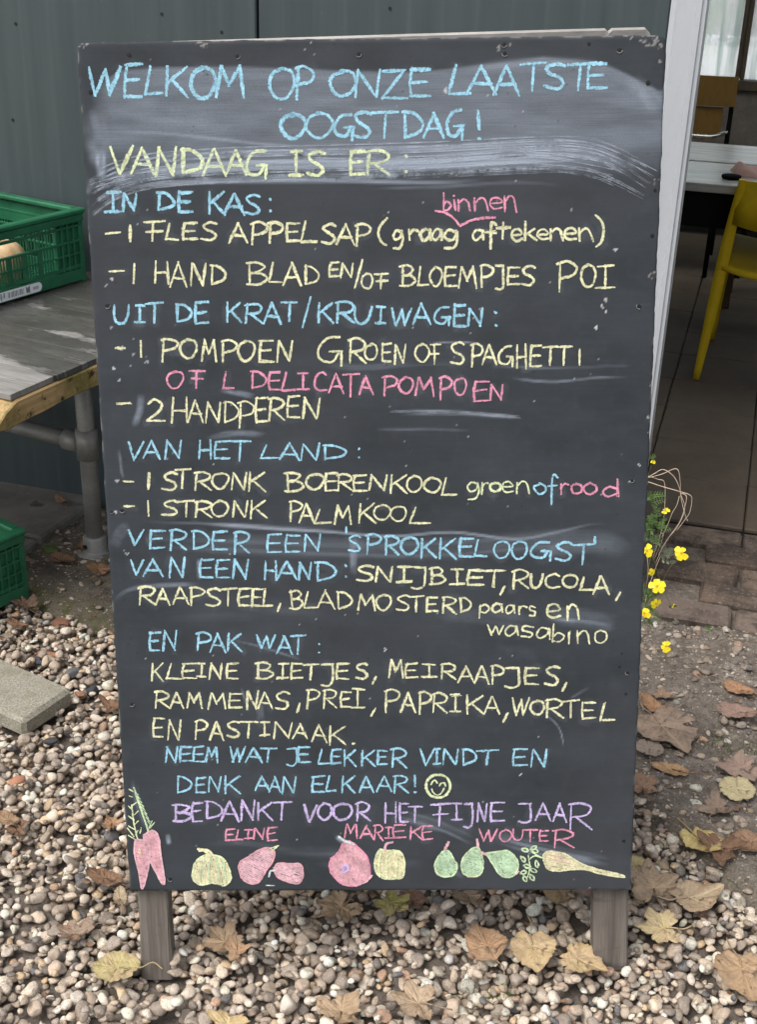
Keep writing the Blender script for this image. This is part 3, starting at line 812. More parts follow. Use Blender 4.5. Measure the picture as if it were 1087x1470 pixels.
# letter shapes, x right 0..1, y up 0..1; '~' marks curved strokes
FT = {
 'A': ['0,0 .48,1', '.48,1 1,-.02', '.2,.36 .86,.34'], 'B': ['.18,1 .2,0', '~.02,.96 .5,1 .85,.82 .55,.56 .22,.52', '~.22,.52 .7,.52 1,.26 .62,.02 .05,0'],
 'C': ['~1,.86 .62,1 .15,.72 .04,.3 .4,0 1,.06'], 'D': ['.1,1 .1,0', '~0,.98 .5,.94 .98,.58 .82,.2 .1,0'], 'E': ['.16,1 .06,.5 .1,0', '.1,.97 1,1', '.1,.5 .85,.54', '.08,.02 1,.03'],
 'F': ['.46,.98 .42,0', '0,.96 1,1', '.1,.5 .9,.54'], 'G': ['~.9,.98 .4,.92 .06,.5 .16,.1 .6,.04 .84,.36', '.5,.4 1,.42', '.95,.4 .93,-.12'],
 'H': ['.1,1 .06,0', '.92,1 .96,-.03', '.1,.46 .92,.46'], 'I': ['.5,1 .5,0', '.1,.98 .95,1', '0,.02 1,.04'], 'i': ['.5,1 .48,0'],
 'J': ['.1,.98 .96,1', '~.9,.98 .92,.5 .86,.12 .5,-.02 .05,.04'], 'K': ['.1,1 .06,0', '.94,1 .12,.46', '.3,.56 1,-.02'], 'L': ['.3,1 .02,.03', '.02,.02 1,.04'],
 'M': ['.02,0 .2,1', '.2,1 .48,.34', '.48,.34 .84,1', '.84,1 1,-.03'], 'N': ['.04,0 .14,1', '.14,1 .82,.02', '.82,.02 .98,1'], 'O': ['~.55,1 .12,.82 0,.4 .3,.02 .72,.06 1,.5 .88,.88 .5,1 .38,.96'],
 'P': ['.14,1 .08,-.03', '~0,.96 .5,1.02 1,.84 .82,.56 .14,.44'], 'R': ['.14,1 .06,0', '~0,.95 .5,1.02 .96,.84 .78,.58 .14,.46', '.3,.48 1,0'],
 'S': ['~.96,.92 .6,1.02 .16,.86 .28,.62 .72,.44 .88,.2 .6,0 .02,.08'], 'T': ['.52,.98 .46,0', '0,.95 1,1'], 'U': ['~.06,1 .04,.4 .24,.02 .66,.04 .92,.4 1,1'],
 'V': ['0,1 .4,0', '.4,0 1,1'], 'W': ['0,1 .22,.02', '.22,.02 .52,.92', '.52,.92 .66,.04', '.66,.04 1,1'], 'Z': ['.04,.96 .9,1', '.9,1 0,.02', '0,.02 1,.04'],
 '2': ['~.08,.8 .4,1 .82,.8 .62,.42 0,.04', '0,.04 1,.04'], '1': ['.5,1 .5,0'], '-': ['0,.5 1,.55'], '/': ['1,1 0,0'], '!': ['.5,1 .56,.36', '.4,.06 .7,.04'],
 ':': ['.45,.9 .55,.84', '.45,.12 .55,.08'], ',': ['.9,1 .1,0'], '.': ['.3,.5 .7,.45'], "'": ['.5,1 .45,0'], '(': ['~1,1 .2,.7 0,.36 .3,.1 .9,0'], ')': ['~0,1 .7,.8 1,.5 .7,.15 .1,0'],
 # small letters (box = body of the letter incl. tails)
 'a': ['~.85,.92 .4,1 .04,.5 .3,.02 .8,.4 .9,.95', '.9,.95 .98,.02'], 'b': ['.1,1 .06,0', '~.08,.3 .5,.5 .98,.3 .6,.02 .08,.03'], 'd': ['.94,1 1,0', '~.9,.5 .4,.55 .04,.3 .3,.02 .92,.2'],
 'e': ['~.1,.5 .92,.6 .7,1 .2,.9 .04,.4 .4,.0 1,.14'], 'f': ['~1,.92 .62,1 .5,.7 .42,0', '0,.62 1,.64'], 'g': ['~.8,.9 .4,1 .04,.7 .3,.46 .76,.6 .86,.95', '~.86,.95 .94,.5 .7,.06 .1,.02'],
 'n': ['.06,.96 .1,0', '~.1,.6 .45,.98 .8,.8 1,0'], 'o': ['~.5,1 .05,.72 .1,.2 .5,0 .95,.3 .9,.8 .45,1'], 'r': ['.1,1 .12,0', '~.12,.55 .5,.98 1,.9'], 's': ['~.95,.92 .3,1 .15,.7 .8,.4 .7,.04 0,.06'],
 'k': ['.1,1 .06,0', '.9,.62 .12,.28', '.3,.36 1,0'], 't': ['.5,1 .44,.06', '0,.66 1,.7'], 'w': ['0,1 .24,.05', '.24,.05 .52,.9', '.52,.9 .74,.03', '.74,.03 1,.98'], 'p': ['.1,1 .04,0', '~.1,.86 .6,1 1,.7 .6,.42 .1,.46'],
 'j': ['.5,.76 .5,0', '.5,1 .52,.97'], 'q': ['~0,.7 .5,1 1,.5'],
}
WORDS = """b6|W127,173,96,138 E177,204,92,140 L208,233,95,136 K237,270,96,138 O274,309,97,141 M309,351,95,139
b6|O387,423,98,142 P424,450,97,141
b6|O474,510,102,137 N508,547,101,139 Z549,585,101,142 E587,618,99,139
b6|L645,676,93,135 A671,712,95,135 A711,745,95,136 T747,784,91,130 S781,813,92,127 T815,850,91,129 E842,871,91,127
b6|O404,438,164,198 O440,477,162,198 G479,508,164,196 S506,534,161,197 T534,572,160,198 D578,608,160,197 A609,638,162,197 G640,666,158,196 !681,694,158,202
l6|V159,191,210,249 A188,221,212,249 N224,253,211,252 D260,291,214,248 A292,324,214,252 A325,353,215,250 G352,384,216,252
l6|I416,435,217,252 S440,467,218,252
l6|E502,523,217,251 R526,559,217,251 :576,590,221,249
b6|I150,175,276,304 N175,196,278,303
b6|D226,250,276,301 E255,276,276,304
b5.5|K299,322,276,307 A322,351,278,307 S351,374,280,307 :381,395,283,305
y5|-151,172,329,340 1180,194,323,346 F206,236,318,347 L238,256,321,344 E261,283,320,344 S288,312,319,344
y5|A329,354,320,348 P360,384,320,350 P385,406,320,348 E410,430,320,347 L432,456,318,347 S461,483,322,349 A484,509,322,351 P511,532,322,352
y5|(544,556,313,352 g564,579,330,357 r586,601,330,344 a604,619,329,345 a620,635,329,345 g637,658,330,357
y5|a678,695,330,345 f697,713,320,358 t714,732,319,344 e734,751,330,345 k753,770,318,345 e772,788,329,344 n790,809,328,345 e811,828,328,344 n830,852,328,346 )855,867,309,354
y4.5|-156,178,384,395 1186,198,379,406 H221,242,375,406 A244,268,376,412 N273,295,378,410 D302,324,380,408
y4.5|B353,384,377,408 L387,404,377,406 A406,432,377,410 D437,458,381,408
y4.5|E473,487,377,397 N489,507,378,398 /510,520,373,415 O519,535,393,414 F538,558,393,414
y4.5|B573,597,381,411 L600,616,383,410 O618,635,383,410 E638,656,383,411 M658,684,383,413 P689,708,381,412 J711,724,381,416 E728,747,384,409 S749,769,382,409
y4.5|P801,828,377,418 O834,855,380,412 I856,883,381,414
b5|U163,185,438,464 I193,208,438,463 T209,235,435,463
b5|D252,275,436,462 E279,299,434,464
b5|K325,346,434,462 R351,376,436,464 A378,404,435,464 T404,427,433,462 /434,446,425,470 K456,478,435,463 R482,509,434,464 U508,533,440,464 I539,554,440,464 W562,591,442,468 A593,618,436,465 G623,647,441,465 E651,669,438,469 N672,694,443,468 :705,719,446,469
y4.5|-165,179,496,504 1196,208,489,513
y4.5|P231,255,487,518 O259,282,487,514 M288,311,487,519 P318,340,489,519 O342,366,489,517 E371,393,489,519 N397,420,490,519
y4.5|G455,492,483,520 R500,526,487,521 O524,542,494,517 E548,562,493,519 N566,582,495,522
y4.5|O597,616,494,519 F618,632,494,522
y4.5|S646,668,492,523 P676,693,494,526 A693,713,495,523 G716,737,496,523 H741,756,494,528 E761,778,496,526 T780,801,497,524 T800,821,497,524 i828,837,501,524
p4.5|O240,263,533,557 F272,294,532,557 L320,336,533,558
p4.5|D360,382,533,557 E386,402,534,560 L405,424,534,561 I427,443,536,559 C451,469,534,561 A472,494,536,564 T492,516,537,569 A515,536,540,566
p4.5|P550,570,541,567 O573,593,542,564 M596,623,542,568 P631,649,542,573 O653,670,543,567 E679,703,547,576 N703,723,552,574
y4.5|-168,187,575,584 2211,237,573,605 H246,269,571,606 A270,291,574,605 N295,317,578,607 D321,342,577,606 P342,364,577,613 E366,384,571,606 R385,408,572,603 E412,430,568,599 N434,460,571,601
b4.5|V184,206,634,660 A206,230,633,658 N236,261,632,658
b4.5|H286,303,632,658 E307,330,633,658 T330,359,633,661
b4.5|L373,400,638,658 A402,430,637,660 N432,459,637,661 D464,497,639,659 :509,523,642,658
y4.5|-178,191,688,695 1207,219,679,701 S233,255,679,703 T251,273,673,701 R279,303,678,703 O304,328,679,701 N332,354,678,703 K356,382,678,705
y4.5|B408,435,678,705 O440,465,680,702 E466,486,679,704 R484,506,681,704 E506,526,682,705 N529,556,682,704 K560,585,682,708 O584,606,683,706 O609,633,686,706 L634,655,686,711
l4|g670,689,692,717 r691,701,693,709 o704,719,692,706 e720,737,692,707 n741,760,691,709
b4|o767,785,694,709 f787,800,682,724
p4.5|r805,817,694,710 o820,836,694,709 o838,857,693,709 d865,888,688,713
y4.5|-178,192,723,731 1207,219,719,741 S233,256,719,740 T256,278,718,741 R280,304,720,742 O303,327,719,741 N334,356,719,742 K359,382,719,743
y4.5|P415,434,720,747 A430,451,723,750 L452,475,731,751 M480,504,726,752 K515,539,723,751 O537,561,725,746 O561,583,727,748 L588,617,728,752
b5|V184,206,761,782 E213,236,761,787 R243,267,761,789 D276,300,762,788 E304,326,763,789 R335,358,764,794
b4.5|E382,404,767,793 E409,430,768,793 N435,461,767,791
b5|'494,500,756,765 S500,519,769,792 P525,548,767,795 R552,573,769,796 O576,600,771,795 K604,627,773,800 K631,656,773,802 E659,680,773,799 L682,699,775,799 O710,732,777,801 O736,757,777,802 G761,792,778,801 S797,823,779,804 T824,852,781,810 '852,858,770,780
b5|V188,206,804,825 A206,234,803,827 N242,265,800,829
b4.5|E286,306,803,829 E309,330,804,829 N334,356,803,831
b5|H379,398,805,832 A398,426,806,832 N428,447,807,832 D453,482,807,833 :490,504,809,830
y5|S512,537,812,834 N539,564,813,835 I569,591,813,836 J590,612,814,844 B616,640,815,838 I646,667,817,839 E670,695,818,840 T695,725,819,843 ,718,726,842,853
y5|R736,759,819,845 U762,779,824,843 C783,804,824,844 O808,830,825,843 L833,852,829,847 A852,876,827,853 ,884,891,850,861
y4.5|R199,223,842,868 A223,244,845,868 A248,271,843,867 P272,293,843,868 S295,318,845,870 T316,339,845,870 E342,360,845,870 E360,377,845,870 L377,391,845,870 ,398,403,866,877
y4.5|B415,435,848,873 L437,454,849,873 A456,480,848,873 D484,506,850,873 M513,538,854,876 O541,562,854,875 S569,590,855,876 T588,608,856,878 E612,628,857,878 R635,655,857,880 D660,677,858,878
y4|p688,703,868,887 a706,722,867,879 a725,740,868,880 r744,756,870,882 s760,770,871,884
y4.5|e785,805,868,887 n813,832,868,890
y4|w701,722,897,911 a725,744,898,913 s748,767,899,915 a770,790,901,917 b793,811,896,921 i814,820,907,924 n828,847,905,924 o854,872,904,923
b4.5|E213,230,908,934 N233,254,905,934
b4.5|P282,303,909,932 A301,324,909,935 K326,347,909,935
b4.5|W369,396,911,931 A398,420,913,938 T417,439,912,939 :451,465,922,938
y4.5|K217,234,952,977 L238,260,952,975 E261,281,952,974 I283,295,952,972 N300,319,952,975 E324,342,952,974
y4.5|B366,392,951,974 I398,414,952,974 E417,434,952,974 T435,458,953,976 J460,479,953,984 E482,501,952,975 S511,529,953,974 ,534,540,971,982
y4.5|M558,579,947,973 E582,600,952,973 I605,626,953,972 R633,655,953,975 A659,681,956,979 A682,702,956,981 P705,723,956,981 J724,747,959,986 E753,774,958,982 S782,804,957,983 ,807,815,980,991
y4.5|R222,243,993,1016 A244,263,994,1016 M268,290,995,1016 M299,324,995,1017 E328,347,995,1016 N353,371,992,1018 A370,391,994,1017 S395,417,994,1018 ,426,431,1009,1023
y4.5|P440,459,990,1016 R464,483,990,1016 E488,504,993,1015 I504,524,989,1016 ,532,540,1017,1028
y4.5|P552,573,991,1020 A575,597,994,1022 P601,619,994,1024 R621,642,996,1023 I646,662,997,1022 K670,694,998,1024 A696,717,999,1025 ,722,730,1023,1036
y4.5|W736,760,1002,1027 O762,782,1006,1025 R784,809,1004,1030 T809,832,1006,1029 E835,855,1008,1032 L862,883,1010,1034
y4.5|E219,235,1031,1058 N240,260,1033,1062
y4.5|P279,298,1035,1060 A300,321,1036,1062 S325,345,1036,1058 T345,370,1036,1058 I372,387,1037,1056 N392,419,1037,1060 A421,441,1039,1060 A447,469,1040,1065 K472,496,1042,1069 .503,512,1063,1071
b4.5|N237,255,1072,1094 E257,275,1072,1093 E277,293,1072,1093 M295,313,1073,1093
b4.5|W330,351,1072,1094 A352,376,1074,1094 T374,397,1074,1094
b4.5|J411,427,1074,1098 E427,445,1072,1094
b4.5|L457,474,1075,1096 E475,490,1076,1096 K493,511,1076,1100 K519,539,1077,1099 E541,556,1077,1097 R562,584,1075,1101
b4.5|V604,624,1075,1099 I622,632,1075,1097 N635,659,1075,1097 D664,685,1075,1097 T685,716,1077,1097
b4.5|E736,757,1075,1099 N763,785,1076,1101
b4.5|D253,275,1114,1138 E280,295,1116,1138 N298,317,1115,1137 K322,345,1114,1139
b4.5|A366,387,1114,1135 A387,403,1114,1137 N405,424,1115,1138
b4.5|E447,466,1114,1137 L468,482,1114,1136 K490,510,1114,1137 A516,537,1116,1137 A541,562,1114,1136 R565,586,1113,1138 !591,600,1114,1138
v5|B247,275,1155,1178 E275,291,1152,1178 D295,319,1150,1175 A317,342,1151,1178 N345,366,1149,1178 K369,391,1152,1177 T392,418,1151,1177
v5|V437,455,1155,1180 O457,476,1153,1176 O478,506,1153,1176 R511,531,1152,1178
v4.5|H552,570,1152,1180 E573,587,1153,1180 T586,606,1157,1181
v4.5|F619,647,1153,1186 I648,664,1153,1177 J665,680,1153,1187 N685,700,1153,1179 E703,725,1152,1179
v4.5|J744,763,1153,1180 A769,792,1152,1177 A794,814,1153,1179 R817,850,1153,1190
p4|E323,337,1190,1206 L338,349,1190,1206 I350,363,1191,1204 N364,380,1189,1205 E383,397,1187,1206
p4|M495,513,1183,1203 A517,537,1185,1203 R537,550,1185,1206 I553,564,1187,1203 E564,583,1184,1203 K588,606,1186,1204 E606,621,1185,1205
p4|W689,714,1190,1208 O718,735,1191,1208 U736,751,1191,1206 T751,772,1190,1208 E774,788,1192,1208 R794,825,1192,1217
p4|b636,648,277,302 n657,676,286,303 n680,701,284,302 e703,722,284,300 n724,741,281,304"""
# bristle lines left by the wet sponge
def faint(name, c, k):
    t = NT(name); v = t.coord()
    n1 = t.noise(v, 500, 2, .6); n2 = t.noise(t.coord((40, 40, 40)), 1.0, 4, .6)
    uv = t.n('ShaderNodeSeparateXYZ'); t.l(t.tc.outputs['UV'], uv.inputs[0])
    e = t.math('ABSOLUTE', t.math('SUBTRACT', t.math('MULTIPLY', uv.outputs[1], 2.0), 1.0))
    g = t.math('SUBTRACT', t.math('ADD', t.math('MULTIPLY', n1, .35), t.math('MULTIPLY', n2, .65)), t.math('MULTIPLY', e, .12))
    t.l(t.rng(g, .36, .62, 0, k), t.p.inputs['Alpha']); return t.fin(c, .95, .1)
DUSTM = faint('chalk_dust_streak', (.52, .58, .66), .42)
for a in SMEARS:
    if a[3] < .6 or a[5] not in (8, 9, 10, 11, 12, 14, 36) : continue
    pts, width, amt = a[0], a[1], a[2]; P_ = np.array(catmull([(p[0], p[1], 0) for p in pts], 6))[:, :2]
    Tn = np.gradient(P_, axis=0); Tn /= np.linalg.norm(Tn, axis=1)[:, None] + 1e-9; Nn = np.stack([-Tn[:, 1], Tn[:, 0]], -1)
    ck = Chalk(); m_ = int(width * (.45 if a[5] in (8, 10, 11, 12, 9) else .3) * min(1.4, amt / .3)) + 1; n = len(P_)
    for k in range(m_):
        off = random.uniform(-.46, .46) * width; i0 = random.randrange(0, max(1, n // 3)) if random.random() < .6 else 0; i1 = n - (random.randrange(0, max(1, n // 3)) if random.random() < .6 else 0)
        q = P_[i0:i1] + Nn[i0:i1] * (off * np.linspace(random.uniform(.85, 1.1), random.uniform(.85, 1.1), n)[i0:i1, None])
        q = [p for p in q[::3] if .004 < BD(p[0], p[1])[0] < BW - .004]
        if len(q) > 2: ck.stroke(q, random.uniform(.8, 2.2), .15, curve=True, k=3)
    if ck.f: tag(ck.build('chalk_smudge', DUSTM, board), kind='stuff')
HALOM = faint('chalk_dust_halo', (.42, .48, .52), .08)
halo = Chalk(-.4)
for line in WORDS.split('\n'):
    head, body = line.split('|'); cm = head[0]; w = float(head[1:]) * .92
    ck = Chalk(); last = None
    for tok in body.split(' '):
        ch = tok[0]; x0, x1, y0, y1 = [float(q) for q in tok[1:].split(',')]
        if last is not None and x0 - last > (13 if ch != ':' else 30): ck.build('chalk_word', CH[cm], board); ck = Chalk()
        last = x1
        for s_ in FT[ch]:
            cur = s_[0] == '~'; pts = [tuple(float(a) for a in q.split(',')) for q in s_.lstrip('~').split(' ')]
            pts = [(x0 + a * (x1 - x0) + (.5 - abs(b - .5)) * 0, y1 - b * (y1 - y0)) for a, b in pts]
            ck.stroke(pts, w * random.uniform(.84, 1.12), .5, curve=True if cur else len(pts) > 2)
            if random.random() < .5: halo.stroke([(p[0] + random.gauss(0, 1.2), p[1] + random.gauss(1.5, 1.2)) for p in pts], w * random.uniform(2.2, 4.2), .6)
            if ch in ':.': pass
            if random.random() < .16 and not cur: ck.stroke(pts, w * .5, .9)
    ck.build('chalk_word', CH[cm], board)
tag(halo.build('chalk_smudge', HALOM, board), kind='stuff')
ck = Chalk(); ck.stroke([(652, 287), (654, 302)], 4); ck.stroke([(651, 281), (652, 282)], 4)
ck.stroke([(625, 303), (640, 306), (652, 314), (661, 325)], 3.5).stroke([(661, 324), (676, 317), (694, 313), (711, 312)], 4.5)
ck.build('chalk_mark', CH['p'], board)
# smiley
ck = Chalk()
ring_ = [(629 + 17.5 * math.cos(a), 1128 + 16.5 * math.sin(a)) for a in np.linspace(-1.4, 5.1, 15)]
ck.stroke(ring_, 5.2, .2)
ck.stroke([(619, 1126), (622, 1121), (625, 1120), (628, 1124)], 3.2, .1).stroke([(631, 1128), (634, 1124), (638, 1124), (640, 1128)], 3.2, .1)
ck.stroke([(620, 1132), (622, 1137), (628, 1141), (634, 1138), (638, 1131)], 3, .1)
ck.build('chalk_smiley', CH['l'], board)
# ---- drawn vegetables
def spline_poly(p, k=4):
    q = catmull([(a, b, 0) for a, b in list(p) + [p[0]]], k); return [(a[0], a[1]) for a in q]
def veg(fill, outl, poly, extra=(), ang=.6, w=4.2, gap=2.7, stem=None):
    P = spline_poly(poly)
    par = Chalk().hatch(P, ang, gap, w).build('chalk_drawing', CH[fill], board)
    Chalk(1).stroke(P, 3.4, .2, curve=False).build('chalk_outline', CH[outl], par)
    for c, strokes, ww in extra:
        k = Chalk(2)
        for s_ in strokes: k.stroke(s_, ww, .2)
        k.build('chalk_line', CH[c], par)
    return par
veg('r', 'h', [(194, 1206), (203, 1205), (213, 1212), (214, 1235), (211, 1255), (206, 1272), (203, 1274), (199, 1250), (193, 1225)], [('f', [[(199, 1221), (202, 1226), (200, 1218)]], 4)], .2)
veg('r', 'h', [(206, 1198), (218, 1192), (227, 1200), (231, 1230), (236, 1262), (233, 1268), (222, 1248), (209, 1222)], (), .9)
ck = Chalk()
for a in ([(192, 1130), (202, 1160), (212, 1192)], [(194, 1140), (204, 1168), (213, 1193)], [(198, 1150), (207, 1175), (213, 1192)]): ck.stroke(a, 3.4)
for k in range(9): ck.stroke([(195 + k * 2, 1138 + k * 5), (199 + k * 2.3, 1141 + k * 5.6)], 2)
ck.stroke([(214, 1190), (222, 1180)], 2).stroke([(212, 1190), (218, 1178)], 2)
ck.build('chalk_leaves', CH['g'], board)
ck = Chalk()
ck.stroke([(189, 1155), (192, 1180), (197, 1204)], 3)
for k, y_ in enumerate(range(1150, 1200, 7)): ck.stroke([(190 + k * .7, y_ + 6), (184 if k % 2 else 198, y_)], 2.4)
ck.stroke([(182, 1188), (192, 1201)], 3).stroke([(185, 1133), (191, 1136)], 2.6).stroke([(185, 1142), (190, 1143)], 2.4).stroke([(201, 1196), (203, 1188)], 2.4)
ck.build('chalk_leaves', CH['l'], board)
veg('f', 'l', [(276, 1258), (279, 1240), (290, 1229), (304, 1227), (320, 1232), (329, 1248), (331, 1262), (322, 1271), (312, 1268), (303, 1267), (290, 1270), (280, 1265)],
    [('G', [[(294, 1232), (288, 1248), (287, 1264)], [(302, 1230), (300, 1248), (301, 1265)], [(310, 1231), (314, 1248), (315, 1266)], [(318, 1235), (323, 1250), (324, 1264)]], 3), ('f', [[(284, 1218), (294, 1221), (302, 1228)], [(286, 1221), (297, 1220), (305, 1226)]], 5)], 1.4)
veg('h', 'r', [(342, 1245), (346, 1236), (356, 1230), (372, 1220), (386, 1217), (394, 1224), (390, 1238), (381, 1250), (373, 1264), (362, 1268), (349, 1262)], [('l', [[(388, 1217), (400, 1213)], [(389, 1222), (399, 1214)]], 3)], .5)
veg('h', 'r', [(393, 1246), (400, 1239), (418, 1240), (430, 1240), (435, 1248), (434, 1260), (428, 1268), (412, 1265), (398, 1258)], [('w', [[(386, 1258), (388, 1250), (395, 1249)]], 4)], .3)
veg('r', 'p', [(475, 1232), (484, 1225), (494, 1209), (504, 1208), (514, 1216), (527, 1230), (531, 1248), (528, 1262), (512, 1271), (492, 1269), (477, 1255), (473, 1243)], [('v', [[(490, 1245), (498, 1241), (500, 1248), (491, 1251), (494, 1246)]], 5), ('w', [[(486, 1200), (494, 1206), (506, 1210)], [(492, 1204), (508, 1212)]], 4), ('h', [[(534, 1256), (524, 1266), (508, 1270)]], 4)], .8)
veg('f', 'l', [(540, 1228), (546, 1219), (556, 1221), (568, 1220), (578, 1226), (581, 1244), (578, 1259), (566, 1261), (552, 1261), (541, 1254), (538, 1240)], [('l', [[(547, 1222), (544, 1240), (546, 1259)], [(557, 1222), (555, 1240), (556, 1260)], [(566, 1222), (570, 1240), (568, 1260)]], 3), ('h', [[(553, 1220), (555, 1211), (564, 1208)]], 4.5)], 1.5)
veg('G', 'g', [(624, 1243), (628, 1232), (636, 1222), (644, 1221), (650, 1230), (656, 1242), (653, 1254), (642, 1258), (629, 1255)], [('h', [[(639, 1219), (644, 1208)]], 5)], .7)
veg('G', 'g', [(662, 1242), (666, 1230), (676, 1219), (686, 1216), (692, 1226), (694, 1242), (690, 1255), (678, 1258), (666, 1254)], [('h', [[(687, 1216), (685, 1204)]], 4.5), ('f', [[(672, 1258), (684, 1257)]], 3)], .3)
veg('G', 'g', [(697, 1224), (710, 1223), (728, 1221), (740, 1230), (744, 1244), (738, 1256), (727, 1259), (716, 1253), (708, 1240)], [('h', [[(690, 1222), (698, 1226)]], 5), ('h', [[(741, 1254), (745, 1250)]], 3)], .9)
ck = Chalk()
for cx_, cy_, a in [(757, 1218), (766, 1220), (762, 1215), (753, 1234), (764, 1236), (771, 1243), (752, 1249), (768, 1250), (755, 1260), (763, 1262)] and [(754, 1220, .3), (766, 1217, -.5), (768, 1221, .2), (751, 1233, .9), (757, 1243, .2), (771, 1240, 1.3), (752, 1252, -.4), (766, 1249, .4), (754, 1261, 1.2), (764, 1259, 1.0)]:
    d_ = (math.cos(a) * 5, math.sin(a) * 5)
    ck.stroke([(cx_ - d_[0], cy_ - d_[1]), (cx_ + d_[1] * .5, cy_ - d_[0] * .5), (cx_ + d_[0], cy_ + d_[1]), (cx_ - d_[1] * .5, cy_ + d_[0] * .5), (cx_ - d_[0], cy_ - d_[1])], 3.2, .2)
ck.stroke([(779, 1231), (768, 1228), (760, 1233)], 3).stroke([(762, 1222), (776, 1230)], 2.6).stroke([(759, 1228), (761, 1245), (758, 1258)], 3)
ck.build('chalk_leaves', CH['g'], board)
veg('f', 'y', [(780, 1228), (786, 1222), (800, 1223), (815, 1227), (832, 1238), (850, 1245), (894, 1256), (892, 1259), (862, 1254), (840, 1248), (820, 1248), (800, 1250), (785, 1245)], [('r', [[(787, 1226), (812, 1230)], [(790, 1232), (822, 1240)]], 2)], .2)
ck = Chalk(); ck.stroke([(382, 1271), (394, 1271)], 2.6, .1); ck.build('chalk_mark', CH['w'], board)
# ================================================================ TABLE WITH THE CRATE
TZ = .66
c0 = G(15, 567, TZ); c1 = G(135, 515, TZ); ey = c1 - c0; ey /= np.linalg.norm(ey); ta = math.atan2(ey[1], ey[0]) - math.pi / 2
tbl = thing('pipe_table', 'low pipe-legged table with a wet weathered wooden top and mouldy edge against the shed wall', 'table', (c0[0], c0[1], 0), ta)
t = NT('weathered_table_top'); v = t.coord()
g1 = t.noise(t.coord((5, 14, 10)), 1, 6, .68, .15); g2 = t.noise(t.coord((16, 190, 10)), 1, 4, .6); wet = t.noise(t.coord((2.6, 7, 1)), 1.3, 6, .62, .15)
sep = t.n('ShaderNodeSeparateXYZ'); t.l(t.tc.outputs['Object'], sep.inputs[0])
wetm = t.math('ADD', wet, t.rng(sep.outputs[1], .10, .26, -.16, .11))
wm_ = t.rng(wetm, .47, .53)
dry = t.ramp(t.rng(g1, .3, .7), [(0, (.15, .145, .13)), (.5, (.27, .26, .24)), (1, (.36, .35, .33))])
dry = t.mix(t.math('MULTIPLY', t.rng(g2, .5, .7), .5), dry, (.13, .12, .11))
wetc = t.ramp(t.rng(g1, .3, .7), [(0, (.050, .048, .042)), (.6, (.085, .083, .075)), (1, (.13, .125, .112))])
c = t.mix(wm_, dry, wetc)
t.bump(t.math('ADD', g1, t.math('MULTIPLY', g2, .5)), .35, .0012)
TOPM = t.fin(c, t.rng(wm_, 0, 1, .5, .26), .5)
mb = MB(); prev = -.002
y = 0
rr = random.Random(4)
while y < .80:
    w = rr.uniform(.062, .078)
    yy = min(y + w, .81)
    xr = rr.uniform(-.002, .002) - (.0 if y > 0 else .0)
    MB().box((-1.15, y + .0003, TZ - .012), (xr, yy - .0003, TZ + rr.uniform(-.0004, .0004)), .0006).build('plank', TOPM, tbl); y = yy
t = NT('mouldy_timber_edge'); v = t.coord()
n1 = t.noise(t.coord((8, 8, 8)), 1, 6, .7, .3); n2 = t.noise(v, 34, 5, .7); n3 = t.noise(t.coord((30, 4, 120)), 1, 4, .6)
c = t.mix(t.rng(n3, .3, .7), (.38, .25, .11), (.58, .41, .20))
c = t.mix(t.math('MULTIPLY', t.rng(n1, .42, .60), .85), c, (.15, .135, .035))
c = t.mix(t.rng(n2, .58, .66), c, (.045, .035, .015))
t.bump(n2, .5, .003); EDGEM = t.fin(c, .8, .3)
n_ = 26; vv = []; ff = []
for k in range(n_ + 1):
    f = k / n_; y = -.055 + .86 * f; r1 = (fbm(f * 9 + 2, 1.5, 3) - .5) * .008; r2 = (fbm(f * 7, 8.5, 4) - .5) * .016
    top = TZ - .0135 - (.028 * (1 - sm(y, -.05, .004))); bot = TZ - .058 + r2 - (.006 * (1 - sm(y, -.05, .06))); x = .004 + r1 * .6
    if k == 0: top -= .012; bot += .006
    for (a, b) in ((x - .003, top), (x, top - .003), (x + .001, bot + .004), (x - .003, bot), (-.04, bot), (-.04, top)): vv.append((a, y, b))
for k in range(n_):
    for q in range(6): ff.append((k * 6 + q, k * 6 + (q + 1) % 6, k * 6 + 6 + (q + 1) % 6, k * 6 + 6 + q)[::-1])
ff += [tuple(range(6)), tuple(n_ * 6 + q for q in range(6))[::-1]]
MB().add(vv, ff).build('edge_batten', EDGEM, tbl)
MB().box((-1.15, .0, TZ - .056), (-.043, .035, TZ - .0135), .002).build('front_batten', EDGEM, tbl)
PIPE = mottled('galvanised_pipe', (.27, .265, .245), 12, .28, .5, .15, metal=.35, fine=12)
Minv = np.linalg.inv(np.array([[math.cos(ta), -math.sin(ta)], [math.sin(ta), math.cos(ta)]]))
def tl(p): q = Minv @ (V(p[0], p[1]) - V(c0[0], c0[1])); return V(q[0], q[1], p[2])
lf = tl(G(137, 790, .012))
def flange_leg(x, y, name='leg'):
    L = MB().tube([(x, y, .0), (x, y, TZ - .058)], .0212, 20).build(name, PIPE, tbl, True)
    mb = MB().lathe([(.046, 0), (.047, .004), (.045, .007), (.032, .009), (.030, .014), (.0295, .048), (.027, .052)], (x, y, .004), 24)
    f = mb.build('foot_flange', PIPE, L, True)
    return L
leg = flange_leg(lf[0], lf[1])
MB().lathe([(.006, 0), (.006, .003), (.003, .003), (.003, .0)], (0, 0, 0), 10, lambda q: V(lf[0] - .006 + q[0], lf[1] - .031 - q[2], .034 + q[1])).build('set_screw', mottled('dark_steel', (.04, .04, .04), metal=.5), leg)
MB().tube([(lf[0], lf[1], .268), (lf[0], lf[1], .345)], .0275, 20).build('pipe_coupling', PIPE, leg, True)
rz = .305
